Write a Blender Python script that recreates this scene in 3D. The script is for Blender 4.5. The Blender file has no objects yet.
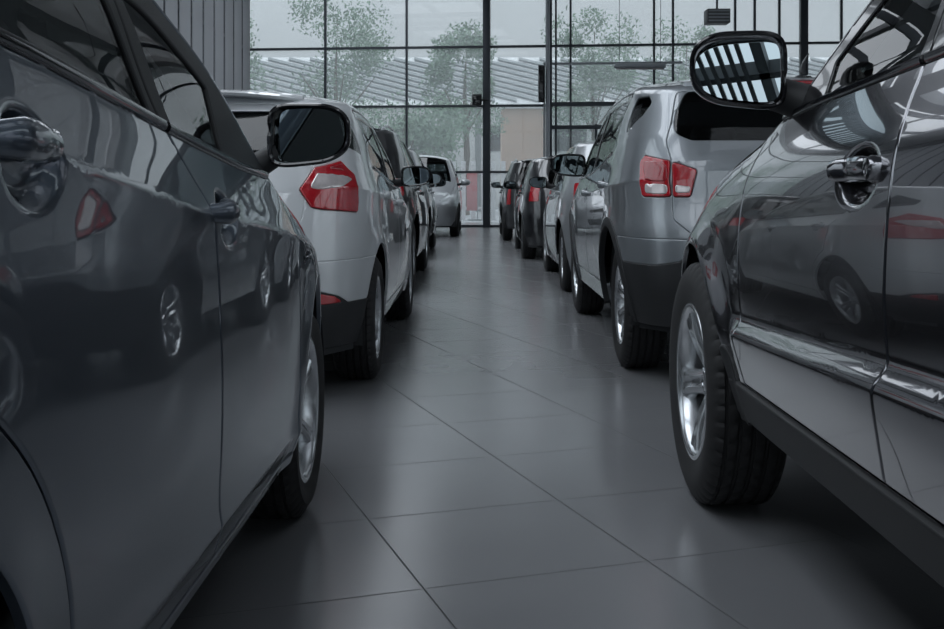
import bpy, bmesh, math, random
import numpy as np
from mathutils import Vector, Matrix
from mathutils.geometry import delaunay_2d_cdt

SC = bpy.context.scene
COL = SC.collection
PI = math.pi
RNG = random.Random(7)

# ------------------------------------------------------------------ materials
MATS = {}

def new_mat(name):
    m = bpy.data.materials.new(name)
    m.use_nodes = True
    nt = m.node_tree
    for n in list(nt.nodes):
        nt.nodes.remove(n)
    out = nt.nodes.new('ShaderNodeOutputMaterial')
    return m, nt, out

def pbr(name, col, rough=.5, metal=0., coat=0., coat_rough=.03, noise=0., nscale=8., bump=0., bscale=200., spec=.5, sheen=0.):
    m, nt, out = new_mat(name)
    b = nt.nodes.new('ShaderNodeBsdfPrincipled')
    b.inputs['Base Color'].default_value = (*col, 1)
    b.inputs['Roughness'].default_value = rough
    b.inputs['Metallic'].default_value = metal
    b.inputs['Coat Weight'].default_value = coat
    b.inputs['Coat Roughness'].default_value = coat_rough
    b.inputs['Specular IOR Level'].default_value = spec
    tc = nt.nodes.new('ShaderNodeTexCoord')
    if noise:
        n = nt.nodes.new('ShaderNodeTexNoise')
        n.inputs['Scale'].default_value = nscale
        n.inputs['Detail'].default_value = 4
        nt.links.new(tc.outputs['Object'], n.inputs['Vector'])
        mx = nt.nodes.new('ShaderNodeMix')
        mx.data_type = 'RGBA'
        mx.inputs[6].default_value = (*[max(0, c * (1 - noise)) for c in col], 1)
        mx.inputs[7].default_value = (*[min(1, c * (1 + noise)) for c in col], 1)
        nt.links.new(n.outputs['Fac'], mx.inputs[0])
        nt.links.new(mx.outputs[2], b.inputs['Base Color'])
    if bump:
        n2 = nt.nodes.new('ShaderNodeTexNoise')
        n2.inputs['Scale'].default_value = bscale
        nt.links.new(tc.outputs['Object'], n2.inputs['Vector'])
        bp = nt.nodes.new('ShaderNodeBump')
        bp.inputs['Strength'].default_value = bump
        bp.inputs['Distance'].default_value = .002
        nt.links.new(n2.outputs['Fac'], bp.inputs['Height'])
        nt.links.new(bp.outputs['Normal'], b.inputs['Normal'])
    nt.links.new(b.outputs[0], out.inputs[0])
    MATS[name] = m
    return m

def paint(name, col, metal=.55, rough=.32, coat_rough=.01, coat_ior=1.65):
    """metallic paint: flake noise under a clear coat"""
    m, nt, out = new_mat(name)
    b = nt.nodes.new('ShaderNodeBsdfPrincipled')
    tc = nt.nodes.new('ShaderNodeTexCoord')
    v = nt.nodes.new('ShaderNodeTexVoronoi')
    v.inputs['Scale'].default_value = 1400
    nt.links.new(tc.outputs['Object'], v.inputs['Vector'])
    mx = nt.nodes.new('ShaderNodeMix')
    mx.data_type = 'RGBA'
    mx.inputs[6].default_value = (*[c * .97 for c in col], 1)
    mx.inputs[7].default_value = (*[min(1, c * 1.03) for c in col], 1)
    nt.links.new(v.outputs['Distance'], mx.inputs[0])
    nt.links.new(mx.outputs[2], b.inputs['Base Color'])
    b.inputs['Metallic'].default_value = metal
    b.inputs['Roughness'].default_value = rough
    b.inputs['Coat Weight'].default_value = 1
    b.inputs['Coat Roughness'].default_value = coat_rough
    b.inputs['Coat IOR'].default_value = coat_ior
    nt.links.new(b.outputs[0], out.inputs[0])
    MATS[name] = m
    return m

def glass(name, tint, ior=1.5, rough=0.0, haze=0., hazecol=(.8, .85, .88)):
    """thin pane: tinted see-through plus mirror reflection by Fresnel, optional pale haze painted into the pane"""
    m, nt, out = new_mat(name)
    tr = nt.nodes.new('ShaderNodeBsdfTransparent')
    tr.inputs[0].default_value = (*tint, 1)
    gl = nt.nodes.new('ShaderNodeBsdfGlossy')
    gl.inputs['Roughness'].default_value = rough
    fr = nt.nodes.new('ShaderNodeFresnel')
    fr.inputs[0].default_value = ior
    ms = nt.nodes.new('ShaderNodeMixShader')
    nt.links.new(fr.outputs[0], ms.inputs[0])
    src = tr
    if haze:
        df = nt.nodes.new('ShaderNodeBsdfTranslucent')
        df.inputs[0].default_value = (*hazecol, 1)
        tcx = nt.nodes.new('ShaderNodeTexCoord')
        nz = nt.nodes.new('ShaderNodeTexNoise')
        nz.inputs['Scale'].default_value = .6
        nz.inputs['Detail'].default_value = 6
        nt.links.new(tcx.outputs['Object'], nz.inputs['Vector'])
        mr = nt.nodes.new('ShaderNodeMapRange')
        mr.inputs['To Min'].default_value = haze * .8
        mr.inputs['To Max'].default_value = haze * 1.2
        nt.links.new(nz.outputs['Fac'], mr.inputs[0])
        mh = nt.nodes.new('ShaderNodeMixShader')
        nt.links.new(mr.outputs[0], mh.inputs[0])
        nt.links.new(tr.outputs[0], mh.inputs[1])
        nt.links.new(df.outputs[0], mh.inputs[2])
        src = mh
    nt.links.new(src.outputs[0], ms.inputs[1])
    nt.links.new(gl.outputs[0], ms.inputs[2])
    nt.links.new(ms.outputs[0], out.inputs[0])
    MATS[name] = m
    return m

paint('paint_slate', (.115, .140, .175), .75, .36)
paint('paint_graphite', (.135, .135, .15), .9, .17, coat_ior=1.8)
paint('paint_white', (.66, .68, .70), .0, .4)
paint('paint_silver', (.27, .29, .31), .6, .38)
paint('paint_light_silver', (.42, .44, .46), .5, .38)
paint('paint_black', (.012, .013, .016), .3, .3)
paint('paint_red', (.26, .02, .025), .3, .3)
pbr('black_plastic', (.018, .019, .021), .55, bump=.25, bscale=600, noise=.15)
pbr('gloss_black', (.010, .010, .012), .12, coat=.6, noise=.1)
pbr('rubber', (.014, .014, .015), .72, bump=.2, bscale=300, noise=.25, nscale=30)
pbr('interior_dark', (.022, .023, .026), .75, noise=.2)
pbr('seat_fabric', (.035, .036, .04), .85, noise=.25, nscale=40, bump=.4, bscale=500)
pbr('alloy', (.56, .58, .60), .26, .9, coat=.5, noise=.05)
pbr('steel_dark', (.12, .12, .125), .45, .9, noise=.2, nscale=30)
pbr('chrome', (.70, .71, .73), .07, 1., noise=.03)
pbr('mirror_silver', (.24, .285, .30), .0, 1., noise=.0)
pbr('lamp_clear', (.60, .64, .66), .08, .2, coat=1., noise=.1, nscale=60)
pbr('lamp_red', (.46, .010, .02), .12, .0, coat=1., coat_rough=.02, noise=.3, nscale=35)
pbr('lamp_dark_red', (.34, .010, .018), .12, .0, coat=1., coat_rough=.02, noise=.3, nscale=35)
pbr('lamp_pale', (.66, .60, .60), .10, .3, coat=1., noise=.2, nscale=35)
glass('car_glass', (.52, .58, .58))
glass('car_glass_clear', (.78, .84, .84))
glass('car_glass_privacy', (.16, .18, .19))

# ------------------------------------------------------------------ helpers
def link(o, parent=None):
    COL.objects.link(o)
    if parent is not None:
        o.parent = parent
    return o

def empty(name, loc, label, cat, group=None, rz=0.):
    o = bpy.data.objects.new(name, None)
    o.empty_display_size = .2
    o.location = loc
    o.rotation_euler = (0, 0, rz)
    o['label'] = label
    o['category'] = cat
    if group:
        o['group'] = group
    return link(o)

def tag(o, label, cat, group=None, kind=None):
    if label:
        o['label'] = label
    if cat:
        o['category'] = cat
    if group:
        o['group'] = group
    if kind:
        o['kind'] = kind
    return o

def raw_mesh(name, verts, faces, mats, fmat=None, loopn=None, smooth=True):
    me = bpy.data.meshes.new(name)
    me.from_pydata([tuple(map(float, v)) for v in verts], [], [tuple(map(int, f)) for f in faces])
    for m in mats:
        me.materials.append(MATS[m] if isinstance(m, str) else m)
    if fmat is not None:
        me.polygons.foreach_set('material_index', fmat)
    me.polygons.foreach_set('use_smooth', [smooth] * len(me.polygons))
    if loopn is not None:
        me.normals_split_custom_set([tuple(map(float, n)) for n in loopn])
    me.update()
    return me

def mesh_obj(name, me, parent=None):
    return link(bpy.data.objects.new(name, me), parent)

class MB:
    """collects simple shapes into ONE mesh"""
    def __init__(s):
        s.v = []; s.f = []; s.sm = []
    def add(s, v, f, smooth=False):
        b = len(s.v)
        s.v += [tuple(p) for p in v]
        s.f += [tuple(i + b for i in q) for q in f]
        s.sm += [smooth] * len(f)
        return s
    def box(s, c, d, rot=None, bevel=0., seg=2, smooth=False):
        bm = bmesh.new()
        bmesh.ops.create_cube(bm, size=1)
        for v in bm.verts:
            v.co = Vector((v.co.x * d[0], v.co.y * d[1], v.co.z * d[2]))
        if bevel:
            bmesh.ops.bevel(bm, geom=list(bm.edges), offset=bevel, segments=seg, profile=.5, affect='EDGES')
        M = Matrix.Translation(c) @ (rot.to_4x4() if rot else Matrix())
        bm.verts.index_update()
        s.add([M @ v.co for v in bm.verts], [[v.index for v in f.verts] for f in bm.faces], smooth or bool(bevel))
        bm.free()
        return s
    def tube(s, pts, r, n=10, flat=1., up=Vector((0, 0, 1)), caps=True):
        """tube along a path, elliptical (r across, r*flat along 'up')"""
        pts = [Vector(p) for p in pts]
        rs = r if hasattr(r, '__len__') else [r] * len(pts)
        V = []; F = []
        for i, p in enumerate(pts):
            t = (pts[min(i + 1, len(pts) - 1)] - pts[max(i - 1, 0)]).normalized()
            a = t.cross(up)
            if a.length < 1e-4:
                a = t.cross(Vector((1, 0, 0)))
            a.normalize()
            b = a.cross(t).normalized()
            for k in range(n):
                w = 2 * PI * k / n
                V.append(p + a * (rs[i] * math.cos(w)) + b * (rs[i] * flat * math.sin(w)))
        m = len(pts)
        for i in range(m - 1):
            for k in range(n):
                F.append((i * n + k, i * n + (k + 1) % n, (i + 1) * n + (k + 1) % n, (i + 1) * n + k))
        if caps:
            F.append(tuple(range(n))[::-1])
            F.append(tuple((m - 1) * n + k for k in range(n)))
        return s.add(V, F, True)
    def lathe(s, prof, n=48, axis='x', smooth=True):
        """prof: (axial, radius) pairs"""
        V = []; F = []
        for (a, r) in prof:
            for k in range(n):
                w = 2 * PI * k / n
                if axis == 'x':
                    V.append((a, r * math.cos(w), r * math.sin(w)))
                else:
                    V.append((r * math.cos(w), r * math.sin(w), a))
        m = len(prof)
        for i in range(m - 1):
            for k in range(n):
                F.append((i * n + k, (i + 1) * n + k, (i + 1) * n + (k + 1) % n, i * n + (k + 1) % n))
        return s.add(V, F, smooth)
    def mesh(s, name, mat):
        me = raw_mesh(name, s.v, s.f, [mat])
        me.polygons.foreach_set('use_smooth', s.sm)
        bm = bmesh.new(); bm.from_mesh(me)
        bmesh.ops.recalc_face_normals(bm, faces=list(bm.faces))
        bm.to_mesh(me); bm.free()
        if any(s.sm):
            try:
                me.set_sharp_from_angle(angle=math.radians(40))
            except Exception:
                pass
        return me
    def build(s, name, mat, parent=None, loc=None):
        o = mesh_obj(name, s.mesh(name, mat), parent)
        if loc is not None:
            o.location = loc
        return o

def scurve(pts, sigma=.05, pad=1.0):
    """smooth interpolating curve through points, as a fast table"""
    pts = sorted(pts)
    xs = np.array([p[0] for p in pts], float); ys = np.array([p[1] for p in pts], float)
    dx = .003
    X = np.arange(xs[0] - pad, xs[-1] + pad, dx)
    s0 = (ys[1] - ys[0]) / (xs[1] - xs[0]) if len(xs) > 1 else 0
    s1 = (ys[-1] - ys[-2]) / (xs[-1] - xs[-2]) if len(xs) > 1 else 0
    Y = np.interp(X, xs, ys)
    Y = np.where(X < xs[0], ys[0] + s0 * (X - xs[0]), Y)
    Y = np.where(X > xs[-1], ys[-1] + s1 * (X - xs[-1]), Y)
    h = int(4 * sigma / dx)
    if h > 0:
        k = np.exp(-.5 * (np.arange(-h, h + 1) * dx / sigma) ** 2); k /= k.sum()
        Yp = np.concatenate([Y[0] + (Y[1] - Y[0]) * np.arange(-h, 0), Y, Y[-1] + (Y[-1] - Y[-2]) * np.arange(1, h + 1)])
        Y = np.convolve(Yp, k, 'valid')
    return lambda q: np.interp(q, X, Y)

def sstep(x, a, b):
    t = np.clip((x - a) / (b - a), 0, 1)
    return t * t * t * (t * (t * 6 - 15) + 10)

# ---------------------------------------------------------------- polygons in a flat domain
def fillet(pts, r=.02, g=.02):
    """closed polygon with rounded corners and evenly spaced points; pts: (a, b) or (a, b, radius)"""
    P = [(np.array(p[:2], float), (p[2] if len(p) > 2 else r)) for p in pts]
    n = len(P); out = []
    for i in range(n):
        p, rr = P[i]; a = P[i - 1][0]; b = P[(i + 1) % n][0]
        u = a - p; v = b - p; lu = np.linalg.norm(u); lv = np.linalg.norm(v)
        if lu < 1e-6 or lv < 1e-6:
            continue
        u /= lu; v /= lv
        ang = math.acos(max(-1, min(1, float(u @ v))))
        if rr < 1e-4 or ang > PI - .12:
            out.append(p); continue
        d = min(rr / math.tan(ang / 2), lu * .48, lv * .48)
        s = p + u * d; e = p + v * d
        k = 6
        for j in range(k + 1):
            t = j / k
            out.append(s * (1 - t) ** 2 + p * 2 * t * (1 - t) + e * t * t)
    return resample(out, g)

def resample(pts, g):
    out = []
    n = len(pts)
    for i in range(n):
        a = np.array(pts[i]); b = np.array(pts[(i + 1) % n])
        m = max(1, int(np.linalg.norm(b - a) / g + .5))
        for j in range(m):
            q = a + (b - a) * j / m
            if not out or np.linalg.norm(q - out[-1]) > 1e-5:
                out.append(q)
    return np.array(out)

def circle(c, r, g=.03, a0=0., a1=2 * PI):
    n = max(16, int(r * abs(a1 - a0) / g))
    return np.array([(c[0] + r * math.cos(a0 + (a1 - a0) * i / n), c[1] + r * math.sin(a0 + (a1 - a0) * i / n)) for i in range(n + (0 if abs(a1 - a0) > 6.28 else 1))])

def area2(P):
    x, y = P[:, 0], P[:, 1]
    return float((x * np.roll(y, -1) - y * np.roll(x, -1)).sum())

def offset(P, d):
    """grow (d>0) or shrink a closed polygon"""
    if area2(P) < 0:
        P = P[::-1]
    e = np.roll(P, -1, 0) - P
    l = np.linalg.norm(e, axis=1); l[l < 1e-9] = 1e-9
    n = np.stack([e[:, 1], -e[:, 0]], 1) / l[:, None]
    m = n + np.roll(n, 1, 0)
    q = 1 + (n * np.roll(n, 1, 0)).sum(1)
    m = m / np.maximum(q, .35)[:, None]
    return P + m * d

def inside(Q, P):
    x, y = Q[:, 0], Q[:, 1]
    r = np.zeros(len(Q), bool)
    A = P; B = np.roll(P, -1, 0)
    for (ax, ay), (bx, by) in zip(A, B):
        if ay == by:
            continue
        c = ((ay > y) != (by > y)) & (x < (bx - ax) * (y - ay) / (by - ay) + ax)
        r ^= c
    return r

def dist_loop(Q, P):
    d = np.full(len(Q), 9.)
    A = P; B = np.roll(P, -1, 0)
    for a, b in zip(A, B):
        e = b - a; L = e @ e
        if L < 1e-12:
            continue
        t = np.clip(((Q - a) @ e) / L, 0, 1)
        d = np.minimum(d, np.hypot(Q[:, 0] - a[0] - t * e[0], Q[:, 1] - a[1] - t * e[1]))
    return d

def triangulate(outer, cuts, g, extra=None, inset=0.):
    cuts = [c for c in cuts if (c[:, 0].max() > outer[:, 0].min() and c[:, 0].min() < outer[:, 0].max()
                                and c[:, 1].max() > outer[:, 1].min() and c[:, 1].min() < outer[:, 1].max())]
    lo = outer.min(0); hi = outer.max(0)
    xs = np.arange(lo[0], hi[0] + g, g); ys = np.arange(lo[1], hi[1] + g, g * .866)
    G = np.array([(x + (g * .5 if j % 2 else 0), y) for j, y in enumerate(ys) for x in xs])
    def reg(Q):
        r = inside(Q, outer)
        for c in cuts:
            r &= ~inside(Q, c)
        return r
    loops = [outer] + cuts
    G = G[reg(G)]
    for l in loops:
        if len(G):
            G = G[dist_loop(G, l) > g * .42]
    E = np.zeros((0, 2))
    if extra is not None and len(extra):
        E = extra[reg(extra)]
        for l in loops:
            if len(E):
                E = E[dist_loop(E, l) > max(.004, inset * 1.6)]
        if len(E) and len(G):
            # thin the regular grid near the extra points
            cell = {}
            for p in E:
                cell.setdefault((int(p[0] // g), int(p[1] // g)), []).append(p)
            keep = []
            for p in G:
                ok = True
                ci, cj = int(p[0] // g), int(p[1] // g)
                for i in (-1, 0, 1):
                    for j in (-1, 0, 1):
                        for q in cell.get((ci + i, cj + j), ()):
                            if abs(q[0] - p[0]) < g * .35 and abs(q[1] - p[1]) < g * .35:
                                ok = False
                keep.append(ok)
            G = G[np.array(keep, bool)]
    pts = []; edges = []
    def addloop(l):
        b = len(pts)
        pts.extend(l)
        n = len(l)
        edges.extend([(b + i, b + (i + 1) % n) for i in range(n)])
    for l in loops:
        addloop(l)
    if inset:
        ins = [offset(outer, -inset)] + [offset(c, inset) for c in cuts]
        for l in ins:
            k = reg(l)
            for m in loops:
                k &= dist_loop(l, m) > inset * .7
            pts.extend(l[k])
    pts.extend(G); pts.extend(E)
    r = delaunay_2d_cdt([Vector((float(p[0]), float(p[1]))) for p in pts], edges, [], 0, 1e-5)
    V = np.array([(v.x, v.y) for v in r[0]])
    F = np.array([f for f in r[2]])
    if len(F) == 0:
        return V, F
    k = reg(V[F].mean(1))
    # drop degenerate slivers
    a = V[F[:, 0]]; b = V[F[:, 1]]; c = V[F[:, 2]]
    ar = (b[:, 0] - a[:, 0]) * (c[:, 1] - a[:, 1]) - (b[:, 1] - a[:, 1]) * (c[:, 0] - a[:, 0])
    F = F[k & (np.abs(ar) > 1e-9)]
    ar = ar[k & (np.abs(ar) > 1e-9)]
    F[ar < 0] = F[ar < 0][:, ::-1]
    used = np.unique(F)
    mp = np.full(len(V), -1); mp[used] = np.arange(len(used))
    return V[used], mp[F]
# ---------------------------------------------------------------- car body surface
FM = .7

class Body:
    """right half of a car skin: a ring around side, corners and ends (S along, z up) closed by a lid (S along, f inwards)"""
    def __init__(s, p):
        s.p = p
        s.w0 = p['W'] / 2
        s.yF = p['WB'] / 2; s.yR = -s.yF
        s.Lf = s.yF + p['oF']; s.Lr = s.yF + p['oR']
        s.tR = s._quarter(s.w0, s.Lr, p.get('nR', 6.)); s.tF = s._quarter(s.w0, s.Lf, p.get('nF', 5.))
        s.dR = s.tR[0][-1]; s.dF = s.tF[0][-1]
        s.belt = scurve(p['belt'], .06)
        s._top = scurve(p['top'], p.get('topsig', .06))
        s.crown = scurve(p['crown'], .15)
        s.yr = scurve(p['rear'], .03); s.yf = scurve(p['front'], .04)
        s.prof = scurve(p['prof'], .05)
        s.zlo = p['z0']
        s.rw = p['rw']; s.Ra = p['Ra']; s.zA = p['rw'] + p.get('lift', .0)
        s.roll = scurve(p.get('roll', [(-1, .05), (1, .05)]), .1)
        s.creases = [(scurve(c[0], .06), c[1], c[2], c[3] if len(c) > 3 else .004) for c in p.get('creases', [])]
        s.cups = p.get('cups', [])
        s.steps = [(scurve(c[0], .05), c[1], c[2], c[3]) for c in p.get('steps', [])]
    def _quarter(s, a, b, n):
        k = 2 ** (-1 / n)
        e1 = np.linspace(0, k, 3000); x1 = (1 - e1 ** n) ** (1 / n)
        x2 = np.linspace(k, 0, 3000)[1:]; e2 = (1 - x2 ** n) ** (1 / n)
        xi = np.concatenate([x1, x2]); et = np.concatenate([e1, e2])
        d = np.concatenate([[0], np.cumsum(np.hypot(a * np.diff(xi), b * np.diff(et)))])
        return d, xi, et
    def plan(s, S):
        r = S < 0
        xi = np.where(r, np.interp(-S, s.tR[0], s.tR[1]), np.interp(S, s.tF[0], s.tF[1]))
        et = np.where(r, np.interp(-S, s.tR[0], s.tR[2]), np.interp(S, s.tF[0], s.tF[2]))
        return xi, et, np.where(r, -s.Lr * et, s.Lf * et), r
    def z1(s, S):
        xi, et, yr, r = s.plan(S)
        return s._top(yr) + s.crown(yr) * (1 - xi ** 2.2)
    def z1y(s, y):
        return s.z1(s.Sy(y))
    def Sy(s, y):
        y = np.asarray(y, float)
        return np.where(y < 0, -np.interp(-y / s.Lr, s.tR[2], s.tR[0]), np.interp(y / s.Lf, s.tF[2], s.tF[0]))
    def off(s, y, z):
        zb = s.belt(y)
        u = np.where(z < zb, (z - s.zlo) / (zb - s.zlo), 1 + (z - zb) / .5)
        o = s.prof(u)
        for (f, A, sg, e) in s.creases:
            dz = z - f(y)
            o = o - A * np.exp(-(np.sqrt(dz * dz + e * e) - e) / sg)
        for (f, dp, h, (ya, yb)) in s.steps:
            o = o - dp * (1 - sstep(z - f(y), 0, h)) * sstep(y, ya - .25, ya) * (1 - sstep(y, yb, yb + .13))
        for yc in (s.yF, s.yR):
            d = np.hypot(y - yc, z - s.zA) - s.Ra
            o = o - s.p.get('flare', .012) * np.exp(-(d / .07) ** 2)
        for (cy, cz, ry, rz, dp) in s.cups:
            q = np.sqrt(((y - cy) / ry) ** 2 + ((z - cz) / rz) ** 2)
            o = o + dp * (1 - sstep(q, .45, 1.0))
        return o
    def ring(s, S, z):
        xi, et, yref, r = s.plan(S)
        top = s._top(yref) + s.crown(yref) * (1 - xi ** 2.2)
        R = s.roll(yref)
        e = np.clip(R - (top - z), 0, .95 * R)
        rl = R - np.sqrt(R * R - e * e)
        o = s.off(yref, z) + rl
        x = xi * (s.w0 - o)
        wr = sstep(et, .46, 1.0)
        yy = np.where(r, yref + (s.yr(z) + rl) * wr, yref - (s.yf(z) + rl) * wr)
        return np.stack([x, yy, z + 0 * x], -1)
    def ev(s, Q):
        S, z = Q[:, 0], Q[:, 1]
        P = s.ring(S, z)
        h = .004
        a = s.ring(np.clip(S + h, -s.dR, s.dF), z) - s.ring(np.clip(S - h, -s.dR, s.dF), z)
        b = P - s.ring(S, z - .003)
        N = np.cross(a, b)
        return P, N / np.maximum(np.linalg.norm(N, axis=1), 1e-12)[:, None]
    def lid(s, S, f):
        z1 = s.z1(S)
        P = s.ring(S, z1)
        xi, et, yref, r = s.plan(S)
        c = s.crown(yref) * xi ** 2.2
        q = np.clip(f / FM, 0, 1)
        P[:, 2] += c * (1 - (1 - q) ** 2.2)
        P[:, 0] *= (1 - q)
        return P
    def evl(s, Q):
        S, f = Q[:, 0], Q[:, 1]
        P = s.lid(S, f)
        h = .006
        a = s.lid(np.clip(S + h, -s.dR, s.dF), f) - s.lid(np.clip(S - h, -s.dR, s.dF), f)
        b = s.lid(S, np.clip(f + .004, 0, FM)) - s.lid(S, np.clip(f - .004, 0, FM))
        N = np.cross(a, b)
        l = np.linalg.norm(N, axis=1)
        flat = l < .45 * np.linalg.norm(a, axis=1) * np.linalg.norm(b, axis=1) + 1e-12
        N[flat] = (0, 0, 1); N[flat, 1] = np.sign(S[flat]) * .2
        l = np.maximum(np.linalg.norm(N, axis=1), 1e-12)
        return P, N / l[:, None]
    # picture-free helpers: side points given as (y, z), end points as (x, z)
    def ps(s, y, z):
        y = float(y); t = y
        for _ in range(8):
            q = s.ring(np.array([float(s.Sy(t))]), np.array([z]))[0]
            t = min(max(t + (y - q[1]), -s.Lr * .9999), s.Lf * .9999)
        return (float(s.Sy(t)), z)
    def pr(s, x, z, end=-1):
        L = s.Lr if end < 0 else s.Lf
        w = s.w0 - float(s.off(np.array([end * L]), np.array([z]))[0])
        t = s.tR if end < 0 else s.tF
        xi = min(1, max(0, x / w))
        d = float(np.interp(-xi, -t[1], t[0]))
        return (d * end, z)
    def sidepoly(s, pts, r=.02, g=.025):
        P = fillet(pts, r, g)
        return np.array([s.ps(a, b) for a, b in P])
    def endpoly(s, pts, r=.02, g=.025, end=-1):
        P = fillet(pts, r, g)
        return np.array([s.pr(a, b, end) for a, b in P])
    def at(s, y, z, out=0.):
        q = np.array([s.ps(y, z)])
        P, N = s.ev(q)
        return Vector(P[0] + N[0] * out), Vector(N[0])

def panel_arrays(ev, outer, cuts, g, th=.012, lift=0., bev=0., extra=None, seam=None, sides='R', matoff=1):
    V2, F = triangulate(outer, cuts, g, extra, inset=(.006 if bev else 0))
    if len(F) == 0:
        return [], [], [], []
    P, N = ev(V2)
    P = P + N * lift
    cnt = {}
    for f in F:
        for i in range(3):
            a, b = int(f[i]), int(f[(i + 1) % 3])
            cnt[(a, b)] = 1
    be = [(a, b) for (a, b) in cnt if (b, a) not in cnt]
    sm = seam(V2) if seam is not None else np.zeros(len(V2), bool)
    to = {}
    for a, b in be:
        if sm[a] and sm[b]:
            continue
        e = P[b] - P[a]
        t = np.cross(e, N[a]); l = np.linalg.norm(t)
        if l > 1e-9:
            t = t / l
            for q in (a, b):
                to[q] = to.get(q, 0) + t
    NB = N.copy(); TB = {}
    for q, t in to.items():
        l = np.linalg.norm(t)
        TB[q] = t / l if l > 1e-9 else t
    if bev:
        for q, t in TB.items():
            if sm[q]:
                continue
            P[q] = P[q] - N[q] * bev
            m = N[q] + t * 1.3
            NB[q] = m / np.linalg.norm(m)
    n = len(P)
    V = [P]; faces = [tuple(f) for f in F]; fm = [0] * len(F); ln = [NB[i] for f in F for i in f]
    if th:
        V.append(P - N * th)
        for f in F:
            faces.append((f[0] + n, f[2] + n, f[1] + n)); fm.append(matoff)
            ln += [-N[f[0]], -N[f[2]], -N[f[1]]]
        for a, b in be:
            if sm[a] and sm[b]:
                continue
            faces.append((a, a + n, b + n, b)); fm.append(0)
            ta = TB.get(a, N[a]); tb = TB.get(b, N[b])
            ln += [ta, ta, tb, tb]
    V = np.concatenate(V)
    if sides == 'R':
        return [V], [faces], fm, ln
    M = V * np.array([-1, 1, 1])
    mf = [f[::-1] for f in faces]
    mn = []
    i = 0
    for f in faces:
        k = len(f)
        mn += [x * np.array([-1, 1, 1]) for x in ln[i:i + k][::-1]]
        i += k
    if sides == 'L':
        return [M], [mf], fm, mn
    return [V, M], [faces, mf], fm + fm, ln + mn

def join_arrays(arrs):
    V = []; F = []; fm = []; ln = []; b = 0
    for (vs, fs, m, l) in arrs:
        for v, f in zip(vs, fs):
            V.append(v); F += [tuple(int(i) + b for i in q) for q in f]; b += len(v)
        fm += m; ln += l
    return np.concatenate(V), F, fm, ln

def arr_obj(name, arrs, mats, parent):
    if not isinstance(arrs, list):
        arrs = [arrs]
    arrs = [a for a in arrs if a[0]]
    if not arrs:
        return None
    V, F, fm, ln = join_arrays(arrs)
    return mesh_obj(name, raw_mesh(name, V, F, mats, fm, ln), parent)

# ---------------------------------------------------------------- wheels
WHEELS = {}

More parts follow.
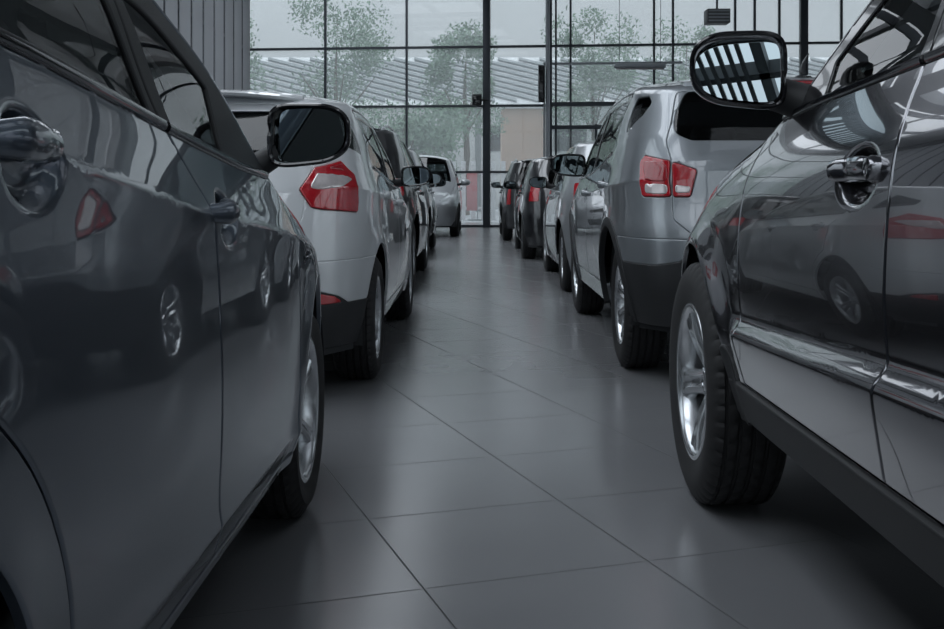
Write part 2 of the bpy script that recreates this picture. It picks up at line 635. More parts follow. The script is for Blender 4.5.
def wheel_meshes(key, r, w, rr, spokes, hi, twin=True, rugged=False):
    if key in WHEELS:
        return WHEELS[key]
    NA = 240 if hi else 64
    h = w / 2
    # tyre section from outer bead (x = +) across the tread to the inner bead
    sec = [(h - .035, rr - .012, 0), (h - .018, rr - .004, 0), (h - .012, rr + .012, 0), (h - .001, rr + .4 * (r - rr), 0), (h - .002, rr + .62 * (r - rr), 0),
           (h - .010, r - .030, 0), (h - .017, r - .016, 1), (h - .026, r - .006, 1), (h - .036, r - .002, 1)]
    gr = []
    nb = 4
    x0 = h - .040; x1 = -h + .040
    for i in range(nb):
        a = x0 + (x1 - x0) * i / nb; b = x0 + (x1 - x0) * (i + 1) / nb
        gr += [(a - .0005, r - .008, 0), (a - .007, r - .008, 0), (a - .0075, r, 2), ((a + b) / 2, r + .001, 2), (b + .0075 - .0005, r, 2)]
    gr += [(x1 - .0005, r - .008, 0), (x1 - .004, r - .008, 0)]
    back = [(-a, b, c) for a, b, c in sec[::-1]]
    prof = sec + gr + back
    V = []; F = []
    for i in range(NA):
        t = 2 * PI * i / NA
        for (a, b, c) in prof:
            q = b
            if hi and c == 1 and i % 5 == 0:
                q -= .007
            if hi and c == 2 and rugged and (i + int(a * 60 + 100)) % 6 == 0:
                q -= .006
            if hi and c == 2 and not rugged and (i + int(a * 40 + 100)) % 8 == 0:
                q -= .003
            V.append((a, q * math.cos(t), q * math.sin(t)))
    m = len(prof)
    for i in range(NA):
        j = (i + 1) % NA
        for k in range(m - 1):
            F.append((i * m + k, i * m + k + 1, j * m + k + 1, j * m + k))
    tm = raw_mesh('tyre', V, F, ['rubber'])
    try:
        tm.set_sharp_from_angle(angle=math.radians(35))
    except Exception:
        pass
    # rim: barrel and lip + spokes
    b = MB()
    n = 72 if hi else 32
    lip = [(-h + .03, rr + .002), (-h + .03, rr - .015), (h - .10, rr - .030), (h - .05, rr - .026), (h - .026, rr - .020), (h - .014, rr - .013), (h - .010, rr - .004), (h - .012, rr + .006), (h - .022, rr + .010)]
    b.lathe(lip, n)
    xo = h - .026
    nr = 12 if hi else 5
    for k in range(spokes):
        ang = 2 * PI * k / spokes + PI / 2
        V = []; F = []
        for i in range(nr + 1):
            t = i / nr
            rad = .035 + (rr - .020 - .035) * t
            wd = (.040 - .014 * t + .026 * t ** 3) * (1.0 if twin else .62) * (rr / .22)
            xx = xo - .035 * (1 - t) ** 2 - .012 + .012 * t
            groove = .010 * math.sin(PI * min(1, t * 1.05)) if twin else 0
            S = [(-wd, -.035), (-wd, -.010), (-wd * .80, -.001), (-wd * .45, .003), (-wd * .16, -groove), (wd * .16, -groove), (wd * .45, .003), (wd * .80, -.001), (wd, -.010), (wd, -.035)]
            for (sw, sx) in S:
                y = rad * math.cos(ang) - sw * math.sin(ang)
                z = rad * math.sin(ang) + sw * math.cos(ang)
                V.append((xx + sx, y, z))
        q = len(S)
        for i in range(nr):
            for j in range(q - 1):
                F.append((i * q + j, i * q + j + 1, (i + 1) * q + j + 1, (i + 1) * q + j))
            F.append((i * q + q - 1, i * q, (i + 1) * q, (i + 1) * q + q - 1))
        b.add(V, F, True)
    b.lathe([(xo - .10, .075), (xo - .055, .078), (xo - .047, .070), (xo - .045, .03), (xo - .045, .001)], 40)
    if hi:
        for k in range(5):
            a = 2 * PI * (k + .5) / 5 + PI / 2
            b.tube([(xo - .05, .056 * math.cos(a), .056 * math.sin(a)), (xo - .034, .056 * math.cos(a), .056 * math.sin(a))], .009, 6)
    rm = b.mesh('rim', 'alloy')
    c = MB()
    c.lathe([(xo - .05, .034), (xo - .032, .034), (xo - .027, .030), (xo - .0255, .022), (xo - .0275, .020), (xo - .0265, .001)], 32)
    cm = c.mesh('hub_cap', 'chrome')
    d = MB()
    d.lathe([(xo - .105, .06), (xo - .105, rr * .72), (xo - .125, rr * .72), (xo - .125, .06)], 48)
    d.lathe([(-h + .05, rr - .03), (-h + .05, .02)], 32)
    dm = d.mesh('brake_disc', 'steel_dark')
    WHEELS[key] = (tm, rm, cm, dm)
    return WHEELS[key]

def add_wheel(car, ms, x, y, r, right, spin=0.):
    t = mesh_obj('wheel', ms[0], car)
    t.location = (x, y, r)
    t.rotation_euler = (spin, 0, 0 if right else PI)
    for nm, me in zip(('rim', 'hub_cap', 'brake_disc'), ms[1:]):
        mesh_obj(nm, me, t)
    return t

# ---------------------------------------------------------------- small fittings
def door_handle(door, B, y, z, sgn, mat, ln=.20, cup=False, lock=False, hi=True):
    b = MB()
    pts = []; rs = []
    n = 15
    for i in range(n):
        t = i / (n - 1) * 2 - 1
        yy = y + ln / 2 * t
        q, nn = B.at(yy, z)
        o = .034 * (1 - abs(t) ** 5) - .010
        pts.append((q.x + o, yy, z + .004 * (1 - t * t)))
        rs.append(.0095 * (1 + .5 * (1 - t * t)))
    b.tube(pts, rs, 12 if hi else 6, flat=1.7)
    # ends that carry the bar
    if sgn < 0:
        b.v = [(-x, yy, zz) for x, yy, zz in b.v]; b.f = [f[::-1] for f in b.f]
    o = b.build('door_handle', mat, door)
    if lock:
        q, nn = B.at(y - ln / 2 - .018, z)
        c = MB()
        c.lathe([(-.012, .0), (-.012, .022), (.014, .0225), (.022, .018), (.024, .011), (.0225, .009), (.0225, .001)], 28)
        c.v = [((q.x + a) * sgn, bb + y - ln / 2 - .018, zz * 1.05 + z + .002) for a, bb, zz in c.v]
        c.build('lock_cover', 'paint_graphite', door)
    return o

def wing_mirror(car, c, w, h, d, sgn, mat, turn=0., yaw=0., pitch=0., arm=None, arm_r=(.024, .026, .028), hi=True, rim='gloss_black'):
    """c: centre of the glass; housing bulges forwards (+y); yaw > 0 turns the glass outwards"""
    n = 48 if hi else 20
    def outline(sx, sz, k=0.):
        P = []
        for i in range(n):
            t = 2 * PI * i / n
            ct, st = math.cos(t), math.sin(t)
            e = .62 - .16 * ct * -1 if False else (.72 if ct > 0 else .42)
            e = .57 + .15 * math.tanh(3 * ct)
            x = abs(ct) ** e * (1 if ct > 0 else -1)
            z = abs(st) ** e * (1 if st > 0 else -1)
            # outboard end rounder, inboard end straighter, lower edge rising outboard
            taper = 1 - .16 * (x * .5 + .5)
            P.append((sx * x * w / 2, sz * z * h / 2 * taper + k * x * h * .03))
        return P
    rows = [(.95, .94, .004), (1.0, 1.0, -.002), (1.02, 1.03, .010), (1.02, 1.03, .028), (.99, 1.0, d * .40), (.90, .90, d * .68), (.70, .70, d * .88), (.40, .40, d * .98), (.08, .08, d)]
    if not hi:
        rows = rows[1::2] + [rows[-1]]
    V = []; F = []
    for (sx, sz, yy) in rows:
        for (x, z) in outline(sx, sz, 1):
            V.append((x * sgn, yy, z))
    for i in range(len(rows) - 1):
        for k in range(n):
            F.append((i * n + k, i * n + (k + 1) % n, (i + 1) * n + (k + 1) % n, (i + 1) * n + k))
    F.append(tuple((len(rows) - 1) * n + k for k in range(n)))
    # black well behind the glass
    b0 = len(V)
    for (x, z) in outline(.95, .94, 1):
        V.append((x * sgn, .034, z))
    for k in range(n):
        F.append((k, b0 + k, b0 + (k + 1) % n, (k + 1) % n))
    F.append(tuple(b0 + k for k in range(n)))
    b = MB().add(V, F, True)
    o = b.build('wing_mirror', mat, car)
    o.location = c
    o.rotation_euler = (0, 0, turn)
    # the black lip around the glass
    r = MB()
    r.tube([(x * sgn, .001, z) for x, z in outline(.985, .98, 1)] + [(outline(.985, .98, 1)[0][0] * sgn, .001, outline(.985, .98, 1)[0][1])], .006 if hi else .004, 8, caps=False)
    r.build('mirror_rim', rim, o)
    g = MB()
    V = [(x * sgn, 0, z) for x, z in outline(.90, .88, 1)] + [(x * sgn, .004, z) for x, z in outline(.90, .88, 1)]
    F = [tuple(range(n)), tuple(range(2 * n - 1, n - 1, -1))] + [(k, n + k, n + (k + 1) % n, (k + 1) % n) for k in range(n)]
    g.add(V, F)
    go = g.build('mirror_glass', 'mirror_silver', o)
    go.location = (0, .014, 0)
    go.rotation_euler = (pitch, 0, yaw)
    if arm is not None:
        a = MB()
        p0 = Vector(c) + Vector((-sgn * w * .40, d * .40, -h * .26))
        a.tube([p0, p0.lerp(Vector(arm), .5), Vector(arm)], [p_ for p_ in arm_r], 14, flat=1.15)
        Ri = Matrix.Rotation(-turn, 3, 'Z')
        a.v = [tuple(Ri @ (Vector(v) - Vector(c))) for v in a.v]
        a.build('mirror_arm', 'black_plastic', o)
    return o

def seat(car, x, y, zf, wide=.50, back=.62, hi=True):
    b = MB()
    b.box((x, y + .02, zf + .12), (wide, .52, .20), bevel=.06, seg=3)
    R = Matrix.Rotation(math.radians(-20), 3, 'X') if False else Matrix.Rotation(math.radians(18), 3, 'X')
    bc = Vector((x, y - .25, zf + .22 + back / 2))
    b.box(bc, (wide * .96, .14, back), rot=R, bevel=.055, seg=3)
    o = b.build('seat', 'seat_fabric', car)
    h = MB()
    hc = bc + R @ Vector((0, .0, back / 2 + .13))
    h.box(hc, (.25, .10, .18), rot=R, bevel=.045, seg=3)
    for e in (-1, 1):
        q = bc + R @ Vector((e * .06, 0, back / 2 - .03))
        h.tube([q, hc + Vector((e * .06, 0, 0))], .007, 6)
    h.build('headrest', 'seat_fabric', o)
    return o
# ---------------------------------------------------------------- a whole car
def make_car(name, label, cat, group, p, loc, rz=0.):
    B = Body(p)
    hi = p.get('hi', True)
    g = p.get('g', .03 if hi else .07)
    car = empty(name, loc, label, cat, group, rz)
    PT = p['paint']
    TR = p.get('trim', 'gloss_black')
    gap = .0035 if hi else .004
    bev = .0032 if hi else 0
    th = .012
    z0 = p['z0']; zd = p['zdoor']; Ra = B.Ra; zA = B.zA
    beltf = lambda y: float(B.belt(np.array([y]))[0])
    topf = lambda y: float(B.z1y(np.array([y]))[0])
    Sr, Sf = -B.dR, B.dF
    gg = g * p.get('edge', .7)
    # extra domain points: rows near the roof edge, along creases, inside handle cups
    Srow = np.arange(Sr, Sf, g)
    Zt = B.z1(Srow)
    ex = [np.stack([Srow, Zt - e], 1) for e in ((.002, .006, .012, .02, .03, .045) if hi else (.004, .015, .04))]
    Xi, Et, Yr, _ = B.plan(Srow)
    if hi:
        for c in B.creases:
            ex += [np.stack([Srow, c[0](Yr) + e], 1) for e in (-.02, -.011, -.004, .004, .011, .02)]
        for c in B.steps:
            ex += [np.stack([Srow, c[0](Yr) + e * c[2]], 1) for e in (-.05, .08, .2, .33, .5, .67, .8, .92, 1.05)]
    for (cy, cz, ry, rzz, dp) in B.cups if hi else ():
        for q in np.linspace(.08, 1.05, 9):
            n = int(8 + 26 * q)
            ex.append(np.array([B.ps(cy + ry * q * math.cos(2 * PI * k / n), cz + rzz * q * math.sin(2 * PI * k / n)) for k in range(n)]))
    EX = np.concatenate(ex)
    def seam(V):
        return (np.abs(V[:, 0] - Sr) < 1e-3) | (np.abs(V[:, 0] - Sf) < 1e-3) | (np.abs(V[:, 1] - B.z1(V[:, 0])) < 1e-3)
    def ring_panel(nm, outer, cuts, mats, parent, sides, th=th, lift=0., bv=None, ext=EX):
        return arr_obj(nm, panel_arrays(B.ev, outer, cuts, g, th, lift, bev if bv is None else bv, ext, seam, sides), mats, parent)
    body_cuts = []
    # ---- doors
    Bl, Al = p['Bline'], p['Aline']          # lists of (y, z) from bottom to top
    fB = scurve([(z, y) for y, z in Bl], .05); fA = scurve([(z, y) for y, z in Al], .05)
    yB = lambda z: float(fB(z)); yA = lambda z: float(fA(z))
    TE = p.get('frame_top', .045)
    zA_top = 1.0
    for _ in range(20):
        zA_top = topf(yA(zA_top)) - TE
    yBt = yB(topf(yB(1.3)) - TE)
    # front door outline
    zs = np.linspace(zd, zA_top, 14)
    front_edge = [(yA(z), z) for z in zs]
    ys = np.linspace(yA(zA_top), yBt, 40)[1:]
    top_edge = [(y, topf(y) - TE) for y in ys]
    zs = np.linspace(topf(yBt) - TE, zd, 24)[1:]
    rear_edge = [(yB(z), z) for z in zs]
    fd_full = front_edge + top_edge + rear_edge
    kx = next(i for i, q in enumerate(top_edge) if q[1] > beltf(q[0]) + .002)
    zbB = beltf(yB(1.05)); zbB = beltf(yB(zbB))
    fd_low = front_edge + top_edge[:kx] + [(y, beltf(y)) for y in np.linspace(top_edge[kx][0], yB(zbB), 20)] + [(yB(z), z) for z in np.linspace(zbB, zd, 16)[1:]]
    fd_up = [(y, beltf(y)) for y in np.linspace(yB(zbB), top_edge[kx][0], 20)] + top_edge[kx:] + [(yB(z), z) for z in np.linspace(topf(yBt) - TE, zbB, 10)[1:-1]]
    # rear door
    yC, yCt = p['yC'], p['yCt']
    Rd = Ra + p.get('door_arc', .07)
    a0 = math.asin(max(-.99, min(.99, (zd - zA) / Rd))); a1 = math.acos(max(-1, min(1, (yC - B.yR) / Rd)))
    arc = [(B.yR + Rd * math.cos(a), zA + Rd * math.sin(a)) for a in np.linspace(a0, a1, 14)]
    zbC = beltf(yC)
    c_edge = [(yC, z) for z in np.linspace(arc[-1][1], zbC, 6)[1:]]
    ztc = topf(yCt) - TE
    cu = [(yC + (yCt - yC) * t, zbC + (ztc - zbC) * t) for t in np.linspace(0, 1, 8)[1:]]
    rt = [(y, topf(y) - TE) for y in np.linspace(yCt, yBt, 24)[1:]]
    be = [(yB(z), z) for z in np.linspace(topf(yBt) - TE, zd, 24)[1:]]
    rd_full = arc + c_edge + cu + rt + be
    rd_low = arc + c_edge + [(y, beltf(y)) for y in np.linspace(yC, yB(zbB), 20)[1:]] + [(yB(z), z) for z in np.linspace(zbB, zd, 16)[1:]]
    rd_up = cu + rt + [(yB(z), z) for z in np.linspace(topf(yBt) - TE, zbB, 10)[1:]] + [(y, beltf(y)) for y in np.linspace(yB(zbB), yC, 16)[1:]]
    sp = lambda L, r=.0: np.array([B.ps(a, b) for a, b in fillet(L, r, gg)])
    FD, FDL, FDU = sp(fd_full), sp(fd_low), sp(fd_up)
    RD, RDL, RDU = sp(rd_full), sp(rd_low), sp(rd_up)
    body_cuts += [offset(FD, gap / 2), offset(RD, gap / 2)]
    # side glass
    WT = p.get('win_top', .085); WBm = .014; pil = p.get('pillar', .035)
    def glass_poly(y0b, y0t, y1b, y1t):
        """rear edge y0, front edge y1 (bottom, top)"""
        L = [(y, beltf(y) + WBm) for y in np.linspace(y0b, y1b, 16)]
        n = 40; T = []
        for y in np.linspace(y1t, y0t, n):
            T.append((y, topf(y) - WT))
        T = [q for q in T if q[1] > beltf(q[0]) + WBm + .03]
        return fillet(L + T, .012, gg)
    yk = yA(zA_top)
    y1 = yk
    while y1 > yB(1) and topf(y1) - WT < beltf(y1) + WBm + p.get('sail', .05):
        y1 -= .01
    zt_b = topf(yBt) - WT
    W1 = glass_poly(yB(zbB) + pil, yB(zt_b) + pil, y1, y1)
    W2 = glass_poly(yC + p.get('rw_back', .06), yCt + p.get('rw_backt', .06), yB(zbB) - pil, yB(zt_b) - pil)
    W1 = np.array([B.ps(a, b) for a, b in W1]); W2 = np.array([B.ps(a, b) for a, b in W2])
    GL = p.get('glass', 'car_glass'); GLR = p.get('glass_rear', GL)
    FDLi, RDLi = offset(FDL, -gap / 2), offset(RDL, -gap / 2)
    FDUi, RDUi = offset(FDU, -gap / 2), offset(RDU, -gap / 2)
    for sgn, sd in ((1, 'R'), (-1, 'L')):
        d1 = ring_panel('front_door', FDLi, [], [PT, 'interior_dark'], car, sd)
        d2 = ring_panel('rear_door', RDLi, [], [PT, 'interior_dark'], car, sd)
        ring_panel('window_frame', FDUi, [W1], [TR, 'interior_dark'], d1, sd)
        ring_panel('window_frame', RDUi, [W2], [TR, 'interior_dark'], d2, sd)
        ring_panel('window', W1, [], [GL], d1, sd, th=0, lift=-.006, bv=0)
        ring_panel('window', W2, [], [GLR], d2, sd, th=0, lift=-.006, bv=0)
        for (hy, hz), dr in zip(p['handles'], (d1, d2)):
            door_handle(dr, B, hy, hz, sgn, p.get('handle_mat', PT), p.get('handle_len', .2), lock=p.get('lock', False) and dr is d1, hi=hi)
        # belt strip on the door top
        for dr, ya, yb in ((d1, yB(zbB) + .01, top_edge[kx][0] - .02), (d2, yC + .02, yB(zbB) - .01)):
            b = MB()
            pts = []
            for y in np.linspace(ya, yb, 18):
                q, n = B.at(y, beltf(y) + .004, .002)
                pts.append((q.x * sgn, q.y, q.z))
            b.tube(pts, .006, 8, flat=1.6)
            b.build('belt_strip', p.get('belt_mat', 'gloss_black'), dr)
    # ---- quarter window behind the rear door
    if p.get('quarter'):
        qw = sp(p['quarter'], .03)
        body_cuts.append(qw)
        for sd in 'RL':
            ring_panel('quarter_window', qw, [], [GL], car, sd, th=0, lift=-.004, bv=0)
    # ---- wheel openings
    archF = np.array([B.ps(a, b) for a, b in circle((B.yF, zA), Ra, gg)])
    archR = np.array([B.ps(a, b) for a, b in circle((B.yR, zA), Ra, gg)])
    arches = [archF, archR]
    body_cuts += arches
    # ---- sills
    zs_ = zd - gap
    ya_, yb_ = B.yR + .1, B.yF - .1
    sill = [(ya_, z0), (yb_, z0), (yb_, zs_), (ya_, zs_)]
    SL = np.array([B.ps(a, b) for a, b in fillet(sill, .0, gg)])
    # keep the strip between the wheel openings only
    body_cuts.append(SL)
    for sd in 'RL':
        ring_panel('side_sill', offset(SL, -gap / 2), arches, [p.get('sill_mat', PT), 'interior_dark'], car, sd, lift=p.get('sill_lift', .0), th=.04)
    # ---- rear end: lamps, tailgate, bumper
    lamp_cuts = []
    for (nm, kind, pts, mat, lift) in p.get('tail', []):
        if kind == 's':
            poly = np.array([B.ps(a, b) for a, b in fillet(pts, .015, gg)])
        elif kind == 'r':
            poly = np.array([B.pr(a, b) for a, b in fillet(pts, .015, gg)])
        else:   # mixed: points flagged one by one: ('x', x, z) or ('y', y, z)
            q = [B.pr(a, b) if f == 'x' else B.ps(a, b) for f, a, b in pts]
            poly = fillet(q, .02, gg)
        lamp_cuts.append((nm, poly, mat, lift))
    bases = [l for l in lamp_cuts if l[3] <= .007]
    lampc = [offset(l[1], gap / 2) for l in bases]
    tg = p['tailgate']
    TG = fillet([(Sr, tg[0][1], 0)] + [B.pr(a, b) for a, b in tg] + [(Sr, tg[-1][1], 0)], .03, gg)
    TG[:, 0] = np.maximum(TG[:, 0], Sr)
    rwp = p['rear_window']
    RW = fillet([(Sr, rwp[0][1], 0)] + [B.pr(q[0], q[1]) + tuple(q[2:]) for q in rwp] + [(Sr, rwp[-1][1], 0)], .05, gg)
    zb = p['zbump']; zc = p.get('zclad', None)
    yb0 = B.yR - .12
    bump = fillet([(Sr, z0)] + [B.ps(y, z0) for y in np.linspace(-B.Lr + .05, yb0, 5)][-1:] + [B.ps(yb0, zb), (Sr, zb)], .0, gg)
    body_cuts += lampc + [TG, bump]
    ring_panel('tailgate', offset(TG, -gap / 2) if False else TG, lampc + [RW], [PT, 'interior_dark'], car, 'B')
    ring_panel('rear_window', RW, [], [p.get('glass_back', GLR)], car, 'B', th=0, lift=-.003, bv=0)
    refl = []
    for (pts, mat) in p.get('reflectors', []):
        refl.append((fillet([B.pr(a, b) if f == 'x' else B.ps(a, b) for f, a, b in pts], .012, gg), mat))
    cl = []
    if p.get('clad'):
        CLD = fillet([(B.pr(a, b) if f == 'x' else B.ps(a, b)) + ((0,) if a == 0 else ()) for f, a, b in p['clad']], .02, gg)
        CLD = np.concatenate([CLD]); cl = [CLD]
    rb = ring_panel('rear_bumper', bump, arches + cl + [r[0] for r in refl], [PT, 'interior_dark'], car, 'B')
    if cl:
        ring_panel('bumper_cladding', CLD, arches + [r[0] for r in refl], ['black_plastic', 'interior_dark'], car, 'B', lift=.003)
    for sd in 'RL':
        for (poly, mat) in refl:
            ring_panel('reflector', poly, [], [mat, 'interior_dark'], rb, sd, lift=.004)
        prev = None
        for (nm, poly, mat, lift) in lamp_cuts:
            top_ = lift <= .007
            o = ring_panel(nm, poly, [], [mat, 'interior_dark'], car if top_ or prev is None else prev, sd, lift=lift, th=.02)
            if top_:
                prev = o
    if p.get('flap'):
        FL = np.array([B.ps(a, b) for a, b in fillet(p['flap'], .03, gg)])
        for sd in 'RL':
            ring_panel('mud_flap', FL, [archF], ['black_plastic', 'black_plastic'], car, sd, lift=.010, th=.03)
    # ---- wheel-arch cladding
    if p.get('arch_clad'):
        wd = p['arch_clad']
        for yc in (B.yF, B.yR):
            ringo = np.array([B.ps(a, b) for a, b in circle((yc, zA), Ra + wd, gg)])
            inn = np.array([B.ps(a, b) for a, b in circle((yc, zA), Ra - .004, gg)])
            low = np.array([B.ps(a, b) for a, b in fillet([(yc - 1, -.6), (yc + 1, -.6), (yc + 1, z0), (yc - 1, z0)], 0, .1)])
            for sd in 'RL':
                ring_panel('arch_cladding', ringo, [inn, low], ['black_plastic', 'interior_dark'], car, sd, lift=.009, th=.03)
    # ---- front end: bumper, grille, headlamps
    fg = [(Sf, p['zgr'][0], 0), B.pr(p['xgr'], p['zgr'][0], 1), B.pr(p['xgr'] * 1.05, p['zgr'][1], 1), (Sf, p['zgr'][1], 0)]
    GR = fillet(fg, .02, gg)
    fg2 = [(Sf, z0 + .08, 0), B.pr(p['xgr'] * .95, z0 + .08, 1), B.pr(p['xgr'] * 1.1, z0 + .22, 1), (Sf, z0 + .22, 0)]
    GR2 = fillet(fg2, .02, gg)
    hl = []
    for f, a, b in p['headlamp']:
        hl.append(B.pr(a, b, 1) if f == 'x' else B.ps(a, b))
    HL = fillet(hl, .02, gg)
    body_cuts += [HL, GR, GR2]
    ring_panel('grille', GR, [], ['black_plastic'], car, 'B', lift=-.01)
    ring_panel('lower_grille', GR2, [], ['black_plastic'], car, 'B', lift=-.01)
    for sd in 'RL':
        ring_panel('headlamp', HL, [], ['lamp_clear', 'interior_dark'], car, sd, lift=.003)
    # ---- shell: ring remainder + roof/A-pillar lid
    z1r = B.z1(Srow)
    outer = np.concatenate([[(Sr, z0)], np.stack([Srow[1:], np.full(len(Srow) - 1, z0)], 1), [(Sf, z0)],
                            [(Sf, float(B.z1(np.array([Sf]))[0]))], np.stack([Srow[1:], z1r[1:]], 1)[::-1], [(Sr, float(B.z1(np.array([Sr]))[0]))]])
    outer = resample(outer, gg)
    A1 = panel_arrays(B.ev, outer, body_cuts, g, th, 0., bev, EX, seam, 'B')
    # lid domain
    Sws0 = float(B.Sy(p['ws'][0])); Sws1 = float(B.Sy(p['ws'][1])); m = p['ws'][2]
    WS = fillet([(Sws0, m * 1.2), (Sws0 - .03, FM, 0), (Sws1, FM, 0), (Sws1 + .02, m)], .02, gg)
    ShF = float(B.Sy(p['hood'])); 
    HD = fillet([(Sws0 + .05, p.get('hood_edge', .02)), (Sws0 + .04, FM), (ShF, FM), (ShF, p.get('hood_edge', .02))], .0, gg)
    lo = fillet([(Sr + .004, 0), (Sf - .004, 0), (Sf - .004, FM), (Sr + .004, FM)], 0, gg)
    seaml = lambda V: (V[:, 1] < 1e-3) | (V[:, 1] > FM - 1e-3) | (V[:, 0] < Sr + .005) | (V[:, 0] > Sf - .005)
    exl = np.concatenate([np.stack([Srow, np.full(len(Srow), f)], 1) for f in (.004, .012, .025)])
    A2 = panel_arrays(B.evl, lo, [WS, offset(HD, gap / 2)], g * 1.3, th, 0., bev, exl, seaml, 'B')
    arr_obj('body_shell', [A1, A2], [PT, 'interior_dark'], car)
    arr_obj('hood', panel_arrays(B.evl, HD, [], g * 1.3, th, 0., bev, exl, seaml, 'B'), [PT, 'interior_dark'], car)
    arr_obj('windscreen', panel_arrays(B.evl, WS, [], g * 1.6, 0, -.003, 0, None, None, 'B'), [p.get('glass_front', 'car_glass' if hi else 'car_glass_privacy')], car)
    # ---- wheels and liners
    ms = wheel_meshes(p['wheel'][0], B.rw, *p['wheel'][1:])
    wt = p['wheel'][1]
    xw = p.get('track', B.w0 - .025) - wt / 2
    for yy in (B.yF, B.yR):
        for sgn in (1, -1):
            add_wheel(car, ms, xw * sgn, yy, B.rw, sgn > 0, spin=p.get('spin', .3))
            b = MB()
            n = 40; V = []; F = []
            xo = p.get('liner_x', B.w0 - .06); xi = xw - wt / 2 - .05
            rl_ = Ra + .012
            zl = max(z0 - .02, zA - rl_ * .98)
            am = math.asin((zl - zA) / rl_)
            for k in range(n + 1):
                t = am + (PI - 2 * am) * k / n
                for xx in (xo, xi):
                    V.append((xx * sgn, yy + rl_ * math.cos(t), zA + rl_ * math.sin(t)))
            for k in range(n):
                F.append((2 * k, 2 * k + 1, 2 * k + 3, 2 * k + 2))
            F.append(tuple(2 * k + 1 for k in range(n + 1)))
            b.add(V, F)
            b.build('wheel_liner', 'black_plastic', car)
    # ---- underbody tub and interior
    b = MB()
    xt = B.w0 - .10; xn = xw - wt / 2 - .06
    pl = [(-B.Lr + .16, xt * .86)]
    for yc in (B.yR, B.yF):
        pl += [(yc - Ra - .03, xt), (yc - Ra - .03, xn), (yc + Ra + .03, xn), (yc + Ra + .03, xt)]
    pl += [(B.Lf - .22, xt * .8)]
    zt0, zt1 = z0 - .03 + p.get('tub', 0), z0 + .09 + p.get('tub', 0)
    V = [(x, y, zt0) for y, x in pl] + [(-x, y, zt0) for y, x in pl[::-1]]
    n = len(V)
    V += [(x, y, zt1) for x, y, _ in V]
    F = [tuple(range(n))[::-1], tuple(range(n, 2 * n))] + [(k, (k + 1) % n, n + (k + 1) % n, n + k) for k in range(n)]
    b.add(V, F)
    b.build('underbody', 'interior_dark', car)
    if p.get('interior', True):
        zf = zt1 + .02
        bt = beltf(0)
        seat(car, .37, p.get('seat_y', -.05), zf, hi=hi, back=bt - zf - .22 + .10)
        seat(car, -.37, p.get('seat_y', -.05), zf, hi=hi, back=bt - zf - .22 + .10)
        seat(car, .36, p.get('seat_y', -.05) - .85, zf, hi=hi, wide=.62, back=bt - zf - .22 + .04)
        seat(car, -.36, p.get('seat_y', -.05) - .85, zf, hi=hi, wide=.62, back=bt - zf - .22 + .04)
        b = MB()
        yd = p['ws'][0] - .30
        b.box((0, yd, bt - .13), (B.w0 * 1.55, .42, .20), bevel=.07, seg=3)
        b.build('dashboard', 'interior_dark', car)
        b = MB()
        R = Matrix.Rotation(math.radians(-28), 4, 'X')
        cx = Vector((-.37, yd - .32, bt - .09))
        pts = [cx + R @ Vector((.185 * math.cos(2 * PI * k / 28), 0, .185 * math.sin(2 * PI * k / 28))) for k in range(29)]
        b.tube(pts, .014, 8, caps=False, up=Vector((0, 1, 0)))
        for a in (0, PI, -PI / 2):
            b.tube([cx, cx + R @ Vector((.18 * math.cos(a), 0, .18 * math.sin(a)))], .016, 6, up=Vector((0, 1, .1)))
        b.tube([cx, Vector((-.37, yd - .1, bt - .16))], .03, 8)
        b.build('steering_wheel', 'interior_dark', car)
    # ---- mirrors
    mr = p['mirror']   # x, y, z of the glass centre (right side), width, height, depth
    for sgn in (1, -1):
        q, n = B.at(mr[1] - .04, beltf(mr[1]) + .0)
        wing_mirror(car, (mr[0] * sgn, mr[1], mr[2]), mr[3], mr[4], mr[5], sgn, p.get('mirror_mat', PT),
                    yaw=p.get('mirror_yaw', 0) * sgn, pitch=p.get('mirror_pitch', 0), arm=((q.x - .03) * sgn, mr[1] + .03, beltf(mr[1]) + .03), arm_r=p.get('arm_r', (.024, .026, .028)), turn=p.get('mirror_turn', 0) * sgn, hi=hi)
    # ---- roof spoiler
    if p.get('spoiler'):
        ln, thk = p['spoiler']
        V = []; F = []
        k = 24; rows = 0
        for i in range(k + 1):
            x = -1 + 2 * i / k
            xx = x * p.get('spoiler_w', .56)
            # roof rear edge at this x
            zt = topf(-B.Lr * .9999) 
            Sx = B.pr(abs(xx), 1.3)[0]
            q = B.ring(np.array([Sx]), B.z1(np.array([Sx])))[0]
            sw = ln * (1 - .85 * abs(x) ** 5)
            for (dy, dz) in ((.10, .012), (.0, .006), (-sw * .6, -.004), (-sw, -.018), (-sw + .006, -.018 - thk * .35), (-sw * .4, -thk), (.06, -thk)):
                V.append((xx, q[1] + dy, q[2] + dz))
            rows = 7
        for i in range(k):
            for j in range(rows):
                F.append((i * rows + j, i * rows + (j + 1) % rows, (i + 1) * rows + (j + 1) % rows, (i + 1) * rows + j))
        F.append(tuple(range(rows))[::-1]); F.append(tuple(k * rows + j for j in range(rows)))
        so = MB().add(V, F, False).build('roof_spoiler', PT, car)
        if hi:
            tip = V[(k // 2) * rows + 3]
            MB().box((0, tip[1] - .002, tip[2] - .014), (.30, .016, .016), bevel=.004).build('brake_light', 'lamp_red', so)
    if p.get('rails'):
        for sgn in (1, -1):
            pts = []
            ya, yb = p['rails']
            for t in np.linspace(0, 1, 20):
                y = ya + (yb - ya) * t
                Sx = B.Sy(y)
                q = B.lid(np.array([float(Sx)]), np.array([.05]))[0]
                pts.append((q[0] * sgn, y, q[2] + .035 * min(1, 6 * t, 6 * (1 - t))))
            MB().tube(pts, .015, 10).build('roof_rail', p.get('rail_mat', 'black_plastic'), car)
